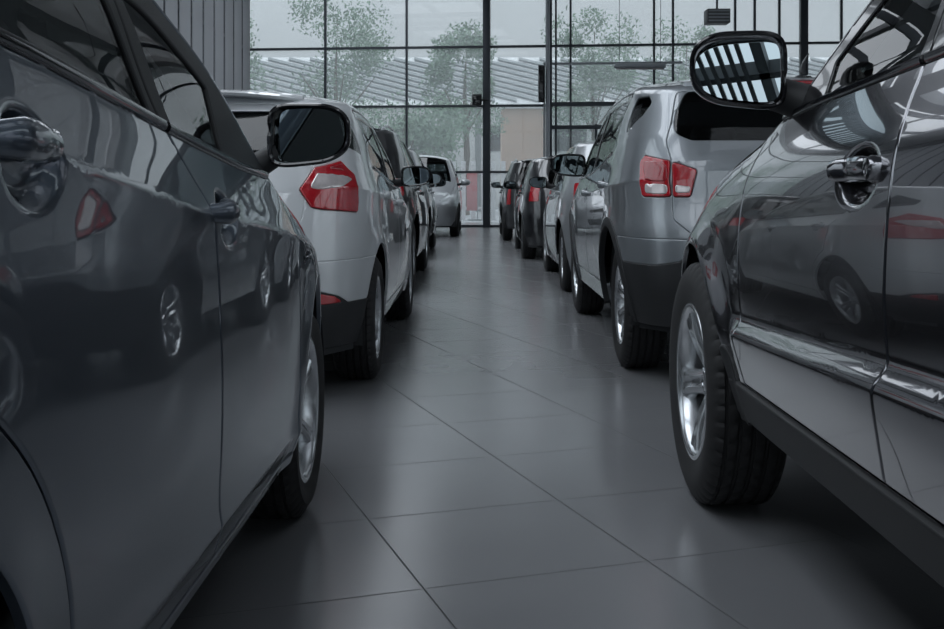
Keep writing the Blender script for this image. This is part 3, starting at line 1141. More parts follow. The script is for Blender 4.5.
    if p.get('antenna'):
        ya = p['antenna']
        q = B.lid(np.array([float(B.Sy(ya))]), np.array([FM]))[0]
        MB().tube([(0, ya, q[2] - .01), (0, ya - .03, q[2] + .03), (0, ya - .10, q[2] + .07)], [.02, .012, .004], 8).build('antenna', 'gloss_black', car)
    return car, B
# ---------------------------------------------------------------- car specifications
PROF_HATCH = [(-.3, .10), (0, .045), (.10, .022), (.3, .004), (.5, .0), (.72, .008), (.88, .030), (1.0, .065), (1.35, .105), (2.0, .235), (2.4, .33)]
PROF_SUV = [(-.3, .13), (0, .080), (.10, .055), (.3, .014), (.5, .0), (.68, .004), (.82, .022), (.92, .062), (1.0, .105), (1.4, .165), (2.0, .275), (2.4, .36)]

def spec(**k):
    """a generic hatchback; anything can be overridden"""
    W, WB = k.get('W', 1.8), k.get('WB', 2.62)
    H = k.get('H', 1.48)
    oF, oR = k.get('oF', .86), k.get('oR', .78)
    f = WB / 2; Lr = f + oR; Lf = f + oF
    s = H / 1.48
    bz = k.get('bz', .98)          # belt height at the middle
    d = dict(W=W, WB=WB, oF=oF, oR=oR, H=H, rw=.315, Ra=.385, z0=.21, zdoor=.33, nR=6., nF=4.5,
             belt=[(-Lr, bz + .09), (-1.1, bz + .06), (0, bz), (.75, bz - .03), (.95, bz - .045), (f + .1, bz - .13), (Lf - .25, bz - .25), (Lf, bz - .36)],
             top=[(-Lr, H - .10), (-Lr + .35, H - .085), (-.9, H - .065), (-.1, H - .06), (.15, H - .10), (.80, bz + .03), (.95, bz - .035), (f + .1, bz - .12), (Lf - .25, bz - .25), (Lf, bz - .36)],
             crown=[(-Lr, .06), (-.8, .075), (.1, .075), (.9, .11), (1.4, .09), (Lf, .06)],
             rear=[(.1, .10), (.25, .03), (.4, .0), (.62, .005), (.8, .045), (bz, .10), (bz + .15, .17), (H - .08, .42), (H + .1, .55)],
             front=[(.1, .08), (.3, .01), (.5, .0), (.62, .03), (.75, .14), (.95, .40), (1.5, 1.0)],
             roll=[(-Lr, .04), (.6, .05), (.9, .07), (1.6, .10), (Lf, .08)],
             prof=PROF_HATCH, creases=[], cups=[], flare=.012,
             Bline=[(-.07, .3), (-.05, bz), (-.11, H)], Aline=[(f - .50, .3), (f - .47, .7), (f - .40, bz)],
             yC=-f + .20, yCt=-f + .02, handles=[(.05, bz - .10), (-f + .37, bz - .06)],
             tailgate=[(.60, .64), (.64, .80), (.60, bz + .05), (.52, H - .12)],
             rear_window=[(.50, bz + .06), (.53, bz + .12), (.46, H - .17)],
             zbump=.62, tail=[('lamp', 'm', [('x', .58, bz + .04), ('x', .62, bz - .14), ('y', -Lr + .30, bz - .12), ('y', -Lr + .34, bz + .03)], 'lamp_red', .006)],
             xgr=.38, zgr=(.52, .62), headlamp=[('x', .48, .60), ('x', .46, .68), ('y', Lf - .55, .78), ('y', Lf - .45, .66)],
             ws=(.86, .12, .07), hood=Lf - .14, wheel=('std', .205, .20, 7, False, False), paint='paint_silver',
             mirror=(.98, .58, bz + .06, .20, .135, .13), mirror_mat=k.get('paint', 'paint_silver'), spoiler=(.12, .03), spoiler_w=.52, hi=False)
    d.update(k)
    return d

# ---------------------------------------------------------------- the ten cars
slate = spec(W=1.75, WB=2.46, oF=.86, oR=.72, H=1.47, rw=.31, Ra=.395, z0=.245, zdoor=.283, paint='paint_slate', hi=True, g=.026, edge=.45, nF=4.2,
    belt=[(-1.9, 1.185), (-.75, 1.108), (-.05, 1.038), (.35, 1.002), (.75, .98), (.95, .945), (1.35, .865), (1.8, .74), (2.11, .60)],
    top=[(-1.97, 1.33), (-1.2, 1.385), (-.55, 1.405), (-.1, 1.375), (.25, 1.27), (.68, 1.035), (.84, .965), (1.0, .935), (1.35, .865), (1.8, .745), (2.11, .61)],
    creases=[([(-1.3, 1.05), (-.75, .985), (-.05, .905), (.55, .86), (1.2, .79), (1.9, .66)], .016, .055, .003),
             ([(-1.2, .36), (1.2, .33)], .010, .03, .004)],
    cups=[(-.83, .985, .085, .062, .024), (.04, .900, .08, .058, .024)],
    handles=[(.02, .912), (-.85, 1.0)], handle_len=.19,
    Bline=[(.02, .28), (-.04, .40), (-.06, .7), (-.06, .90), (-.10, .97), (-.22, 1.06), (-.27, 1.15), (-.36, 1.42)],
    Aline=[(.80, .29), (.80, .5), (.82, .75), (.86, .95)], yC=-.97, yCt=-1.12, door_arc=.115, pillar=.06, win_top=.115, sail=.13,
    mirror=(.915, .66, 1.09, .195, .155, .14), mirror_mat='gloss_black', mirror_yaw=-.16, mirror_pitch=.03,
    trim='black_plastic', wheel=('slate', .205, .205, 5, True, False), ws=(.84, -.02, .07), hood=1.95, hood_edge=.03, seat_y=-.2, track=.836)

graph = spec(W=1.814, WB=2.70, oF=.86, oR=.98, H=1.73, rw=.367, Ra=.425, z0=.355, zdoor=.458, lift=0., paint='paint_graphite', hi=True, g=.026, edge=.45, nF=5., tub=0,
    prof=PROF_SUV,
    belt=[(-2.3, 1.26), (-1.1, 1.215), (-.14, 1.172), (.5, 1.145), (.75, 1.125), (.95, 1.10), (1.35, 1.045), (1.9, .92), (2.21, .80)],
    top=[(-2.33, 1.58), (-1.5, 1.63), (-.6, 1.655), (-.15, 1.60), (.35, 1.37), (.70, 1.185), (.86, 1.115), (1.0, 1.095), (1.35, 1.045), (1.9, .925), (2.21, .81)],
    crown=[(-2.3, .06), (-.8, .085), (.1, .085), (.9, .10), (1.4, .08), (2.2, .05)],
    rear=[(.1, .10), (.4, .02), (.6, .0), (.8, .01), (1.1, .06), (1.3, .16), (1.6, .34)],
    front=[(.1, .08), (.4, .01), (.6, .0), (.8, .03), (.95, .12), (1.1, .4), (1.5, 1.0)],
    creases=[], steps=[([(-1.0, .640), (-.23, .612), (.35, .585), (.8, .568)], .034, .070, (-1.0, .795))],
    cups=[(-.045, .978, .115, .062, .032), (-1.03, 1.02, .115, .062, .032)], handles=[(-.02, .988), (-1.01, 1.03)], handle_len=.20, handle_mat='paint_graphite', lock=True,
    Bline=[(-.185, .46), (-.225, .60), (-.215, .70), (-.225, .95), (-.20, 1.08), (-.125, 1.172), (-.16, 1.3), (-.23, 1.65)],
    Aline=[(.76, .46), (.79, .62), (.79, .9), (.80, 1.05), (.80, 1.1)], yC=-1.05, yCt=-1.25, door_arc=.08, pillar=.05, sail=.075, win_top=.095,
    yx=0, tailgate=[(.60, .80), (.66, 1.0), (.62, 1.25), (.54, 1.60)], rear_window=[(.50, 1.22), (.54, 1.30), (.46, 1.54)],
    tail=[('lamp', 'm', [('x', .62, 1.16), ('x', .66, .92), ('y', -2.05, .92), ('y', -2.03, 1.16)], 'lamp_red', .006)], zbump=.78,
    xgr=.42, zgr=(.72, .86), headlamp=[('x', .50, .76), ('x', .48, .86), ('y', 1.75, .93), ('y', 1.80, .80)],
    sill_mat='black_plastic', sill_lift=.012, glass='car_glass_clear', flap=[(.80, .34), (1.02, .34), (1.0, .48), (.93, .55), (.88, .50)], mirror=(.948, .60, 1.245, .222, .19, .15), mirror_mat='paint_graphite', mirror_turn=.10, mirror_yaw=.10, mirror_pitch=-.20, arm_r=(.036, .038, .040),
    wheel=('graph', .235, .232, 5, True, True, True), ws=(.86, -.08, .07), hood=2.05, hood_edge=.03, seat_y=-.25, track=.928, flare=.032, spin=.5,
    roll=[(-2, .05), (.6, .05), (.9, .07), (1.5, .09), (2.2, .08)])

white = spec(W=1.82, WB=2.64, oF=.88, oR=.80, H=1.49, rw=.315, Ra=.375, z0=.24, zdoor=.33, bz=1.0, paint='paint_white', hi=True, g=.035,
    top=[(-2.12, 1.375), (-1.8, 1.395), (-.9, 1.43), (-.1, 1.43), (.15, 1.385), (.80, 1.03), (.95, .965), (1.42, .88), (1.95, .75), (2.2, .64)],
    belt=[(-2.1, 1.13), (-1.1, 1.075), (0, 1.0), (.75, .97), (.95, .955), (1.42, .87), (1.95, .75), (2.2, .64)],
    rear=[(.1, .12), (.24, .05), (.4, .0), (.6, .0), (.8, .035), (.95, .07), (1.1, .14), (1.2, .22), (1.4, .40), (1.6, .55)],
    creases=[([(-1.9, .97), (-1.0, .93), (.3, .87), (1.3, .80)], .014, .05, .004)],
    cups=[(.05, .87, .08, .055, .02), (-.93, .92, .08, .055, .02)], handles=[(.03, .88), (-.95, .93)], mirror_mat='gloss_black', mirror=(.975, .60, 1.06, .20, .14, .13),
    yC=-1.12, yCt=-1.30, quarter=[(-1.40, 1.13), (-1.72, 1.185), (-1.70, 1.24), (-1.48, 1.30)],
    zbump=.64, tailgate=[(.55, .66), (.62, .84), (.63, 1.0), (.66, 1.09), (.60, 1.20), (.52, 1.365)],
    rear_window=[(.56, 1.115), (.58, 1.16), (.47, 1.33)],
    clad=[('x', .0, .24), ('y', -1.40, .24), ('y', -1.40, .44), ('x', .805, .445), ('x', .77, .48), ('x', .70, .505), ('x', .0, .52)],
    reflectors=[([('x', .69, .447), ('x', .785, .450), ('x', .755, .480), ('x', .69, .497)], 'lamp_red')],
    tail=[('tail_lamp', 'm', [('x', .60, .963), ('x', .657, 1.06), ('x', .758, 1.096), ('y', -1.74, 1.06), ('y', -1.70, 1.035), ('y', -1.76, .855), ('x', .70, .872), ('x', .655, .882)], 'lamp_red', .006),
          ('reversing_lens', 'm', [('x', .639, .968), ('x', .67, 1.034), ('x', .79, 1.022), ('x', .81, 1.008), ('x', .78, .977), ('x', .679, .959)], 'lamp_pale', .009),
          ('brake_lens', 'm', [('x', .69, 1.056), ('x', .765, 1.084), ('y', -1.80, 1.05), ('y', -1.78, 1.04), ('x', .78, 1.046)], 'lamp_dark_red', .009)],
    glass_back='car_glass_privacy', wheel=('white', .215, .205, 5, True, True), antenna=-1.55, spoiler=(.15, .035), spoiler_w=.56, track=.90)

silver = spec(W=1.88, WB=2.64, oF=.90, oR=.80, H=1.61, rw=.345, Ra=.42, z0=.30, zdoor=.42, bz=1.06, paint='paint_silver', hi=True, g=.035, nR=8., prof=[(-.3, .10), (0, .05), (.10, .03), (.3, .006), (.5, .0), (.72, .006), (.88, .022), (1.0, .048), (1.35, .085), (2.0, .19), (2.4, .29)],
    top=[(-2.12, 1.46), (-1.8, 1.50), (-.9, 1.545), (-.1, 1.55), (.15, 1.50), (.80, 1.13), (.95, 1.04), (1.42, .97), (1.95, .85), (2.22, .72)],
    belt=[(-2.1, 1.24), (-1.3, 1.19), (-.7, 1.12), (0, 1.07), (.75, 1.045), (.95, 1.03), (1.42, .96), (1.95, .85), (2.22, .72)],
    rear=[(.1, .16), (.3, .06), (.5, .0), (.75, .0), (.9, .045), (1.1, .075), (1.2, .12), (1.5, .30), (1.7, .40)],
    front=[(.1, .08), (.3, .01), (.55, .0), (.72, .03), (.9, .14), (1.05, .40), (1.5, 1.0)],
    creases=[([(-1.9, 1.0), (-1.0, .97), (.3, .93), (1.3, .87)], .012, .05, .004)],
    cups=[(.05, .93, .08, .055, .02), (-.93, .98, .08, .055, .02)], handles=[(.03, .94), (-.95, .99)], mirror_mat='gloss_black', mirror=(1.0, .62, 1.145, .25, .165, .14),
    yC=-1.10, yCt=-1.40, quarter=[(-1.47, 1.24), (-1.70, 1.34), (-1.74, 1.40), (-1.68, 1.44), (-1.53, 1.44)],
    zbump=.725, tailgate=[(.63, .74), (.722, .82), (.722, .93), (.722, 1.11), (.735, 1.20), (.70, 1.30), (.66, 1.45)],
    rear_window=[(.62, 1.20, .09), (.70, 1.24, .09), (.68, 1.33), (.62, 1.45, .05)],
    clad=[('x', .0, .30), ('y', -1.45, .30), ('y', -1.45, .60), ('x', .80, .60), ('x', .70, .62), ('x', .60, .70), ('x', .0, .70)],
    tail=[('tail_lamp', 'm', [('x', .726, 1.10), ('x', .82, 1.125), ('y', -1.88, 1.128), ('y', -1.86, 1.10), ('y', -1.92, .935), ('x', .84, .928), ('x', .726, .928)], 'lamp_red', .006),
          ('reversing_lens', 'm', [('x', .74, .985), ('x', .80, .99), ('x', .835, .99), ('x', .835, .945), ('x', .80, .94), ('x', .74, .94)], 'lamp_pale', .009),
          ('brake_lens', 'm', [('x', .74, 1.08), ('x', .79, 1.10), ('x', .835, 1.10), ('x', .835, 1.01), ('x', .80, 1.0), ('x', .74, 1.0)], 'lamp_dark_red', .009),
          ('tail_lamp', 'r', [(.605, 1.055), (.718, 1.095), (.718, .928), (.64, .928)], 'lamp_red', .0061),
          ('reversing_lens', 'r', [(.635, .975), (.708, .985), (.708, .945), (.645, .945)], 'lamp_pale', .009)],
    wheel=('silver', .225, .215, 7, True, True), arch_clad=.05, track=.892, sill_mat='paint_silver', antenna=-1.70, spoiler=(.10, .03), spoiler_w=.62,
    glass='car_glass_clear', glass_back='car_glass_privacy')

GR1 = 'cars parked in the left row'
GR2 = 'cars parked in the right row'
make_car('hatchback_car', 'slate grey car filling the left foreground, nearest of the left row', 'car', GR1, slate, (-1.325, 1.97, 0))
make_car('suv_car', 'dark graphite SUV filling the right foreground with big chrome door handle', 'car', GR2, graph, (1.572, 2.0, 0))
make_car('hatchback_car', 'white hatchback with large angular red tail lamp behind the slate grey car', 'car', GR1, white, (-1.40, 6.86, 0))
make_car('suv_car', 'silver crossover with red tail lamp and black bumper just beyond the graphite SUV', 'car', GR2, silver, (1.65, 7.22, 0))
# farther cars
black = spec(W=1.82, H=1.62, bz=1.04, rw=.34, Ra=.41, z0=.28, zdoor=.38, paint='paint_black', rear=[(.1, .10), (.3, .03), (.5, .0), (.7, .0), (.9, .03), (1.1, .09), (1.5, .30), (1.7, .40)],
    prof=PROF_HATCH, mirror_mat='gloss_black', zbump=.70, tailgate=[(.60, .72), (.66, .9), (.62, 1.12), (.56, 1.50)], rear_window=[(.54, 1.10), (.58, 1.18), (.52, 1.43)],
    glass_back='car_glass_privacy', rails=(-1.6, .1), rail_mat='alloy')
make_car('suv_car', 'black car with silver roof rails parked directly behind the white hatchback', 'car', GR1, black, (-1.50, 11.85, 0))
sil4 = dict(black); sil4.update(paint='paint_light_silver', mirror_mat='gloss_black')
make_car('suv_car', 'silver car mostly hidden behind the black car in the left row', 'car', GR1, sil4, (-1.60, 17.0, 0))
mpv = spec(W=1.78, H=1.80, bz=1.10, WB=2.70, rw=.33, Ra=.40, z0=.24, zdoor=.36, paint='paint_light_silver', g=.05, oF=.80,
    ws=(.98, .20, .06), top=[(-2.1, 1.66), (-1.0, 1.72), (0, 1.72), (.25, 1.66), (.95, 1.16), (1.08, 1.09), (1.45, .98), (1.9, .84), (2.15, .70)],
    belt=[(-2.1, 1.2), (-1.0, 1.15), (0, 1.11), (.9, 1.08), (1.08, 1.07), (1.45, .97), (1.9, .84), (2.15, .70)],
    front=[(.1, .08), (.3, .01), (.5, .0), (.68, .03), (.85, .14), (1.05, .40), (1.5, 1.0)],
    zgr=(.60, .66), xgr=.40, headlamp=[('x', .50, .66), ('x', .50, .80), ('y', 1.55, .94), ('y', 1.72, .74)], mirror=(1.0, .72, 1.16, .20, .14, .13))
make_car('hatchback_car', 'silver car facing the camera at the far end of the left row', 'car', None, mpv, (-1.27, 24.7, 0), rz=PI)
lsil = spec(W=1.78, H=1.50, bz=1.0, paint='paint_light_silver', mirror_mat='gloss_black', g=.05, tail=[('tail_lamp', 'm', [('x', .66, 1.04), ('x', .72, .86), ('y', -1.82, .84), ('y', -1.72, 1.03)], 'lamp_red', .006)])
make_car('hatchback_car', 'pale silver hatchback parked directly beyond the silver crossover', 'car', GR2, lsil, (1.665, 11.8, 0))
blk2 = spec(W=1.78, H=1.50, bz=1.0, paint='paint_black', mirror_mat='gloss_black', tail=[('tail_lamp', 'm', [('x', .62, 1.07), ('x', .66, .82), ('y', -1.82, .82), ('y', -1.76, 1.06)], 'lamp_red', .006)])
make_car('hatchback_car', 'black hatchback fourth from the front in the right row', 'car', GR2, blk2, (1.49, 16.9, 0))
red5 = dict(black); red5.update(paint='paint_black', tail=[('tail_lamp', 'm', [('x', .70, 1.14), ('x', .74, .72), ('y', -1.86, .70), ('y', -1.80, 1.12)], 'lamp_red', .006)])
make_car('suv_car', 'dark car with tall red tail lamp, farthest away in the right row', 'car', GR2, red5, (1.36, 22.6, 0))
# ---------------------------------------------------------------- the showroom
WY, WYAW = 29.4, math.radians(-5)     # far glazed wall
XL, XR, YB, ZC = -6.4, 10.6, -11.0, 7.2

def floor_mat():
    m, nt, out = new_mat('floor_tiles')
    N = nt.nodes.new; L = nt.links.new
    b = N('ShaderNodeBsdfPrincipled')
    g = N('ShaderNodeNewGeometry')
    mp = N('ShaderNodeMapping'); mp.vector_type = 'POINT'
    a = math.radians(19)
    mp.vector_type = 'TEXTURE'
    mp.inputs['Location'].default_value = (.4376, 2.793, 0)
    mp.inputs['Rotation'].default_value = (0, 0, a)
    mp.inputs['Scale'].default_value = (.60, .585, 1)
    L(g.outputs['Position'], mp.inputs['Vector'])
    sx = N('ShaderNodeSeparateXYZ'); L(mp.outputs[0], sx.inputs[0])
    def edge(o):
        fr = N('ShaderNodeMath'); fr.operation = 'FRACT'; L(o, fr.inputs[0])
        s = N('ShaderNodeMath'); s.operation = 'SUBTRACT'; L(fr.outputs[0], s.inputs[0]); s.inputs[1].default_value = .5
        ab = N('ShaderNodeMath'); ab.operation = 'ABSOLUTE'; L(s.outputs[0], ab.inputs[0])
        return ab.outputs[0]
    mx = N('ShaderNodeMath'); mx.operation = 'MAXIMUM'
    L(edge(sx.outputs[0]), mx.inputs[0]); L(edge(sx.outputs[1]), mx.inputs[1])
    gr = N('ShaderNodeMapRange'); gr.inputs['From Min'].default_value = .4955; gr.inputs['From Max'].default_value = .4975
    L(mx.outputs[0], gr.inputs[0])
    fl = N('ShaderNodeVectorMath'); fl.operation = 'FLOOR'; L(mp.outputs[0], fl.inputs[0])
    wn = N('ShaderNodeTexWhiteNoise'); L(fl.outputs[0], wn.inputs['Vector'])
    ns = N('ShaderNodeTexNoise'); ns.inputs['Scale'].default_value = 2.5; ns.inputs['Detail'].default_value = 1; L(g.outputs['Position'], ns.inputs['Vector'])
    ad = N('ShaderNodeMath'); ad.operation = 'MULTIPLY_ADD'; L(wn.outputs[0], ad.inputs[0]); ad.inputs[1].default_value = .35; L(ns.outputs['Fac'], ad.inputs[2])
    cr = N('ShaderNodeMix'); cr.data_type = 'RGBA'; cr.inputs[6].default_value = (.178, .181, .189, 1); cr.inputs[7].default_value = (.198, .202, .211, 1); L(ad.outputs[0], cr.inputs[0])
    c2 = N('ShaderNodeMix'); c2.data_type = 'RGBA'; L(gr.outputs[0], c2.inputs[0]); L(cr.outputs[2], c2.inputs[6]); c2.inputs[7].default_value = (.02, .021, .023, 1)
    L(c2.outputs[2], b.inputs['Base Color'])
    rg = N('ShaderNodeMapRange'); rg.inputs['To Min'].default_value = .21; rg.inputs['To Max'].default_value = .25; L(ns.outputs['Fac'], rg.inputs[0])
    r2 = N('ShaderNodeMix'); L(gr.outputs[0], r2.inputs[0]); L(rg.outputs[0], r2.inputs[2]); r2.inputs[3].default_value = .8
    L(r2.outputs[0], b.inputs['Roughness'])
    b.inputs['Specular IOR Level'].default_value = .9
    bp = N('ShaderNodeBump'); bp.invert = True; bp.inputs['Strength'].default_value = .5; bp.inputs['Distance'].default_value = .002
    L(gr.outputs[0], bp.inputs['Height']); L(bp.outputs[0], b.inputs['Normal'])
    L(b.outputs[0], out.inputs[0])
    MATS['floor_tiles'] = m

floor_mat()
pbr('frame_steel', (.045, .052, .062), .45, .3, noise=.1)
pbr('frame_pale', (.30, .32, .34), .4, .5, noise=.1)
pbr('ceiling_paint', (.30, .31, .32), .8, noise=.08)
pbr('wall_paint', (.42, .43, .44), .8, noise=.06)
pbr('slat_dark', (.05, .055, .06), .5, noise=.1)
glass('hall_glass', (.80, .82, .82), haze=.24, hazecol=(.56, .59, .60))  # pale haze painted into the panes washes out the view outdoors
glass('milk_glass', (.5, .51, .52), haze=.45, hazecol=(.6, .6, .6))
glass('hall_glass_clear', (.88, .90, .90))

def cloth(name, col):
    m, nt, out = new_mat(name)
    d = nt.nodes.new('ShaderNodeBsdfDiffuse'); t = nt.nodes.new('ShaderNodeBsdfTranslucent'); a = nt.nodes.new('ShaderNodeMixShader')
    w_ = nt.nodes.new('ShaderNodeTexWave'); w_.inputs['Scale'].default_value = 3
    tc_ = nt.nodes.new('ShaderNodeTexCoord'); nt.links.new(tc_.outputs['Object'], w_.inputs['Vector'])
    mr_ = nt.nodes.new('ShaderNodeMapRange'); mr_.inputs['To Min'].default_value = .45; mr_.inputs['To Max'].default_value = .55
    nt.links.new(w_.outputs['Fac'], mr_.inputs[0]); nt.links.new(mr_.outputs[0], a.inputs[0])
    d.inputs[0].default_value = (*col, 1); t.inputs[0].default_value = (*col, 1)
    nt.links.new(d.outputs[0], a.inputs[1]); nt.links.new(t.outputs[0], a.inputs[2]); nt.links.new(a.outputs[0], out.inputs[0])
    MATS[name] = m
cloth('blind_fabric', (.50, .51, .53))

def struct(o, label=None):
    o['kind'] = 'structure'
    if label:
        o['label'] = label
    return o

b = MB(); b.add([(-26, -14, 0), (26, -14, 0), (26, 34, 0), (-26, 34, 0), (-26, -14, -.3), (26, -14, -.3), (26, 34, -.3), (-26, 34, -.3)],
                [(0, 1, 2, 3), (7, 6, 5, 4), (0, 4, 5, 1), (1, 5, 6, 2), (2, 6, 7, 3), (3, 7, 4, 0)])
struct(b.build('floor', 'floor_tiles'), 'large dark grey polished floor tiles laid on the diagonal')

def glazed(name, label, origin, yaw, x0, x1, z1, xs, zs, thick=(), mw=.055, thickw=.19, pane='hall_glass'):
    """one glazed wall: frame of mullions and transoms (one mesh) with its panes as a child"""
    b = MB()
    for x in xs:
        b.box((x, 0, z1 / 2), (mw, .12, z1))
    for z in zs:
        b.box(((x0 + x1) / 2, 0, z), (x1 - x0, .10, mw * 1.1))
    fr = b.build(name, 'frame_steel')
    fr.location = origin; fr.rotation_euler = (0, 0, yaw)
    struct(fr, label)
    g = MB()
    g.box(((x0 + x1) / 2, .0, z1 / 2), (x1 - x0, .012, z1))
    me = g.mesh('pane', pane)
    mesh_obj('pane', me, fr)
    for x in thick:
        c = MB(); c.box((x, -.06, z1 / 2), (thickw, .26, z1), bevel=.008)
        o = c.build('column', 'frame_steel', fr)
    return fr

def wx(px):   # lateral place on the far wall for something seen at picture column px when built
    return (px - 478) * WY / 1085
far = glazed('window_1', 'tall far glass wall with dark mullions', (0, WY, 0), WYAW, -6.42, 10.6, ZC,
             [-6.38, -4.20, -1.95, 2.50, 4.72, 5.22, 6.85, 7.36, 8.0, 9.6, 10.55], [.03, 1.49, 3.28, 4.88, 6.5], thick=[.24, 8.62])
# entrance lobby frame inside the far wall
b = MB()
b.box((1.86, 0, 3.1), (.12, .12, 6.2)); b.box((2.02, 0, 3.1), (.05, .05, 6.2))
for x in (3.05, 4.3):
    b.box((x, 0, 1.35), (.07, .08, 2.7))
for z in (2.62, 3.22):
    b.box((3.55, 0, z), (3.4, .09, .10))
lob = b.build('door_1', 'frame_steel'); lob.location = (0, WY - 1.2, 0); lob.rotation_euler = (0, 0, WYAW); struct(lob, 'dark steel entrance lobby frame before the far glass wall')
g = MB(); g.box((3.3, 0, 1.6), (2.8, .012, 3.2))
mesh_obj('pane', g.mesh('pane', 'hall_glass_clear'), lob)
g = MB(); g.box((3.5, 0, 4.26), (3.5, .05, .06)); g.box((1.72, 0, 2.2), (.05, .05, 4.2))
mesh_obj('header_rail', g.mesh('header_rail', 'frame_pale'), lob)
yl = WY + math.tan(WYAW) * XL - .1; yr = WY + math.tan(WYAW) * XR
sx = list(np.arange(.3, 40, 1.15))
lw = glazed('window_2', 'left glass side wall with closely spaced mullions', (XL, yl, 0), -PI / 2, 0, yl - YB, ZC, list(np.arange(.3, 40, 2.3)), [.03, 1.49, 3.28, 4.88, 6.5], mw=.07, pane='hall_glass_clear')
rw = glazed('window_3', 'right glass side wall with grey columns', (XR, yr, 0), -PI / 2, 0, yr - YB, ZC, list(np.arange(2.1, 40, 2.1)), [.03, 1.49, 3.28, 4.88, 6.5], mw=.09, thick=[5.6, 13.2, 20.8, 28.4], thickw=.34, pane='hall_glass_clear')
bw = glazed('window_4', 'glass wall behind the camera', (0, YB, 0), 0, XL, XR, ZC, list(np.arange(XL, XR + .1, 2.23)), [.03, 2.4, 4.8], mw=.12, thick=[XL + 4.46, XL + 8.93], thickw=.3, pane='hall_glass_clear')
# vertical blinds hanging in the far left corner
bl = MB()
for y in np.arange(18.0, 29.3, 1.02):
    bl.box((XL + .16, y, 3.3), (.03, .94, 6.3), rot=Matrix.Rotation(.03, 3, 'Z'), bevel=.01)
o = bl.build('vertical_blind', 'blind_fabric')
tag(o, 'tall pale vertical blind hanging in the far left corner of the showroom', 'blind')
# ceiling with two glazed rooflight strips screened by slats
holes = [(-4.8, -1.2), (2.0, 6.4)]
b = MB()
yc0, yc1 = YB - .3, WY + 1
xs = [XL - .3] + [v for h in holes for v in h] + [XR + .3]
for i in range(0, len(xs), 2):
    ya = -3.5 if 0 < i < len(xs) - 2 else yc0      # the strip between the rooflights stops short: one wide rooflight at the back
    b.box(((xs[i] + xs[i + 1]) / 2, (ya + yc1) / 2, ZC + .15), (xs[i + 1] - xs[i], yc1 - ya, .3))
for h in holes:
    for y in (yc0 + .6, 3, 11, 19, yc1 - .6):
        b.box(((h[0] + h[1]) / 2, y, ZC + .15), (h[1] - h[0], 1.0, .3))
struct(b.build('ceiling', 'ceiling_paint'), 'high showroom ceiling with rooflights')
for i, h in enumerate(holes):
    f = MB()
    for y in np.arange(yc0 + 1.5, yc1 - 1, 3.0 if i == 0 else 9.0):
        f.box(((h[0] + h[1]) / 2, y, ZC + .1), (h[1] - h[0], .10, .16))
    f.box(((h[0] + h[1]) / 2, (yc0 + yc1) / 2, ZC + .1), (.10, yc1 - yc0, .16))
    o = f.build('window_%d' % (5 + i), 'frame_steel'); struct(o, 'long rooflight over the car rows')
    s = MB()
    if i == 0:      # slats under the rear of the wide rooflight, with two crossing beams
        for x in np.arange(h[0] + .2, -.95, .13):
            s.box((x, -7, ZC - .10), (.055, 7, .04))
        s.box((-1.2, -8.1, ZC + .05), (7.2, .16, .2)); s.box((-.75, -7.2, ZC + .05), (.14, 7, .2)); s.box((.5, -7.2, ZC + .05), (.14, 7, .2))
    else:
        for y in np.arange(-10, -4, .9):
            s.box(((h[0] + h[1]) / 2, y, ZC - .10), (h[1] - h[0], .09, .06))
    if i == 1:
        g = MB(); g.box(((h[0] + h[1]) / 2, (yc0 + yc1) / 2, ZC + .24), (h[1] - h[0], yc1 - yc0, .02))  # milky pane added to dim this rooflight's reflection in the slate car
        mesh_obj('pane', g.mesh('pane', 'milk_glass'), o)
    mesh_obj('sun_slats', s.mesh('sun_slats', 'slat_dark'), o)

# ---- fixtures on and before the far wall
t = empty('loudspeaker', (wx(477), WY - .28, 3.42), 'small black wall loudspeaker beside the thick dark column of the far glass wall', 'loudspeaker')
c = MB(); c.box((0, 0, 0), (.26, .20, .30), bevel=.02); c.build('cabinet', 'black_plastic', t)
c = MB(); c.box((0, -.105, -.02), (.20, .012, .22), bevel=.004); c.build('grille', 'gloss_black', t)
c = MB(); c.tube([(.12, .02, 0), (.30, .05, 0)], .03, 8); c.build('bracket', 'black_plastic', t)
t = empty('tube_light', ((640 - 478) * 21 / 1085, 21, .95 + (192 - 66) * 21 / 1085), 'long slim tube light hanging before the far glass wall, above the silver crossover', 'light fitting')
c = MB(); c.box((0, 0, 0), (1.0, .12, .09), bevel=.03); c.build('housing', 'frame_pale', t)
c = MB(); c.tube([(-.46, 0, -.05), (.46, 0, -.05)], .02, 8); c.build('tube', 'lamp_pale', t)
for e in (-1, 1):
    c = MB(); c.tube([(e * .4, 0, .03), (e * .4, 0, ZC - t.location.z)], .006, 6); c.build('hanger', 'frame_steel', t)
t = empty('ceiling_unit', ((717 - 478) * 20 / 1085, 20, .95 + (192 - 17) * 20 / 1085), 'dark louvred box hung high above the big door mirror', 'ventilation unit')
c = MB(); c.box((0, 0, 0), (.42, .35, .26), bevel=.015); c.build('housing', 'steel_dark', t)
c = MB()
for k in range(4):
    c.box((0, -.18, -.09 + .06 * k), (.38, .02, .025))
c.build('louvre', 'frame_pale', t)
c = MB(); c.tube([(0, 0, .1), (0, 0, ZC - t.location.z)], .02, 8); c.build('hanger', 'frame_steel', t)
t = empty('door_closer_post', (wx(543) * .95, WY - 1.55, 0), 'tall pale post with a narrow dark control panel by the entrance lobby', 'post')
c = MB(); c.tube([(.12, 0, 0), (.12, 0, 6.4)], .06, 10); c.build('post', 'frame_pale', t)
c = MB(); c.box((-.05, -.06, 3.72), (.16, .10, .95), bevel=.01); c.build('control_panel', 'gloss_black', t)

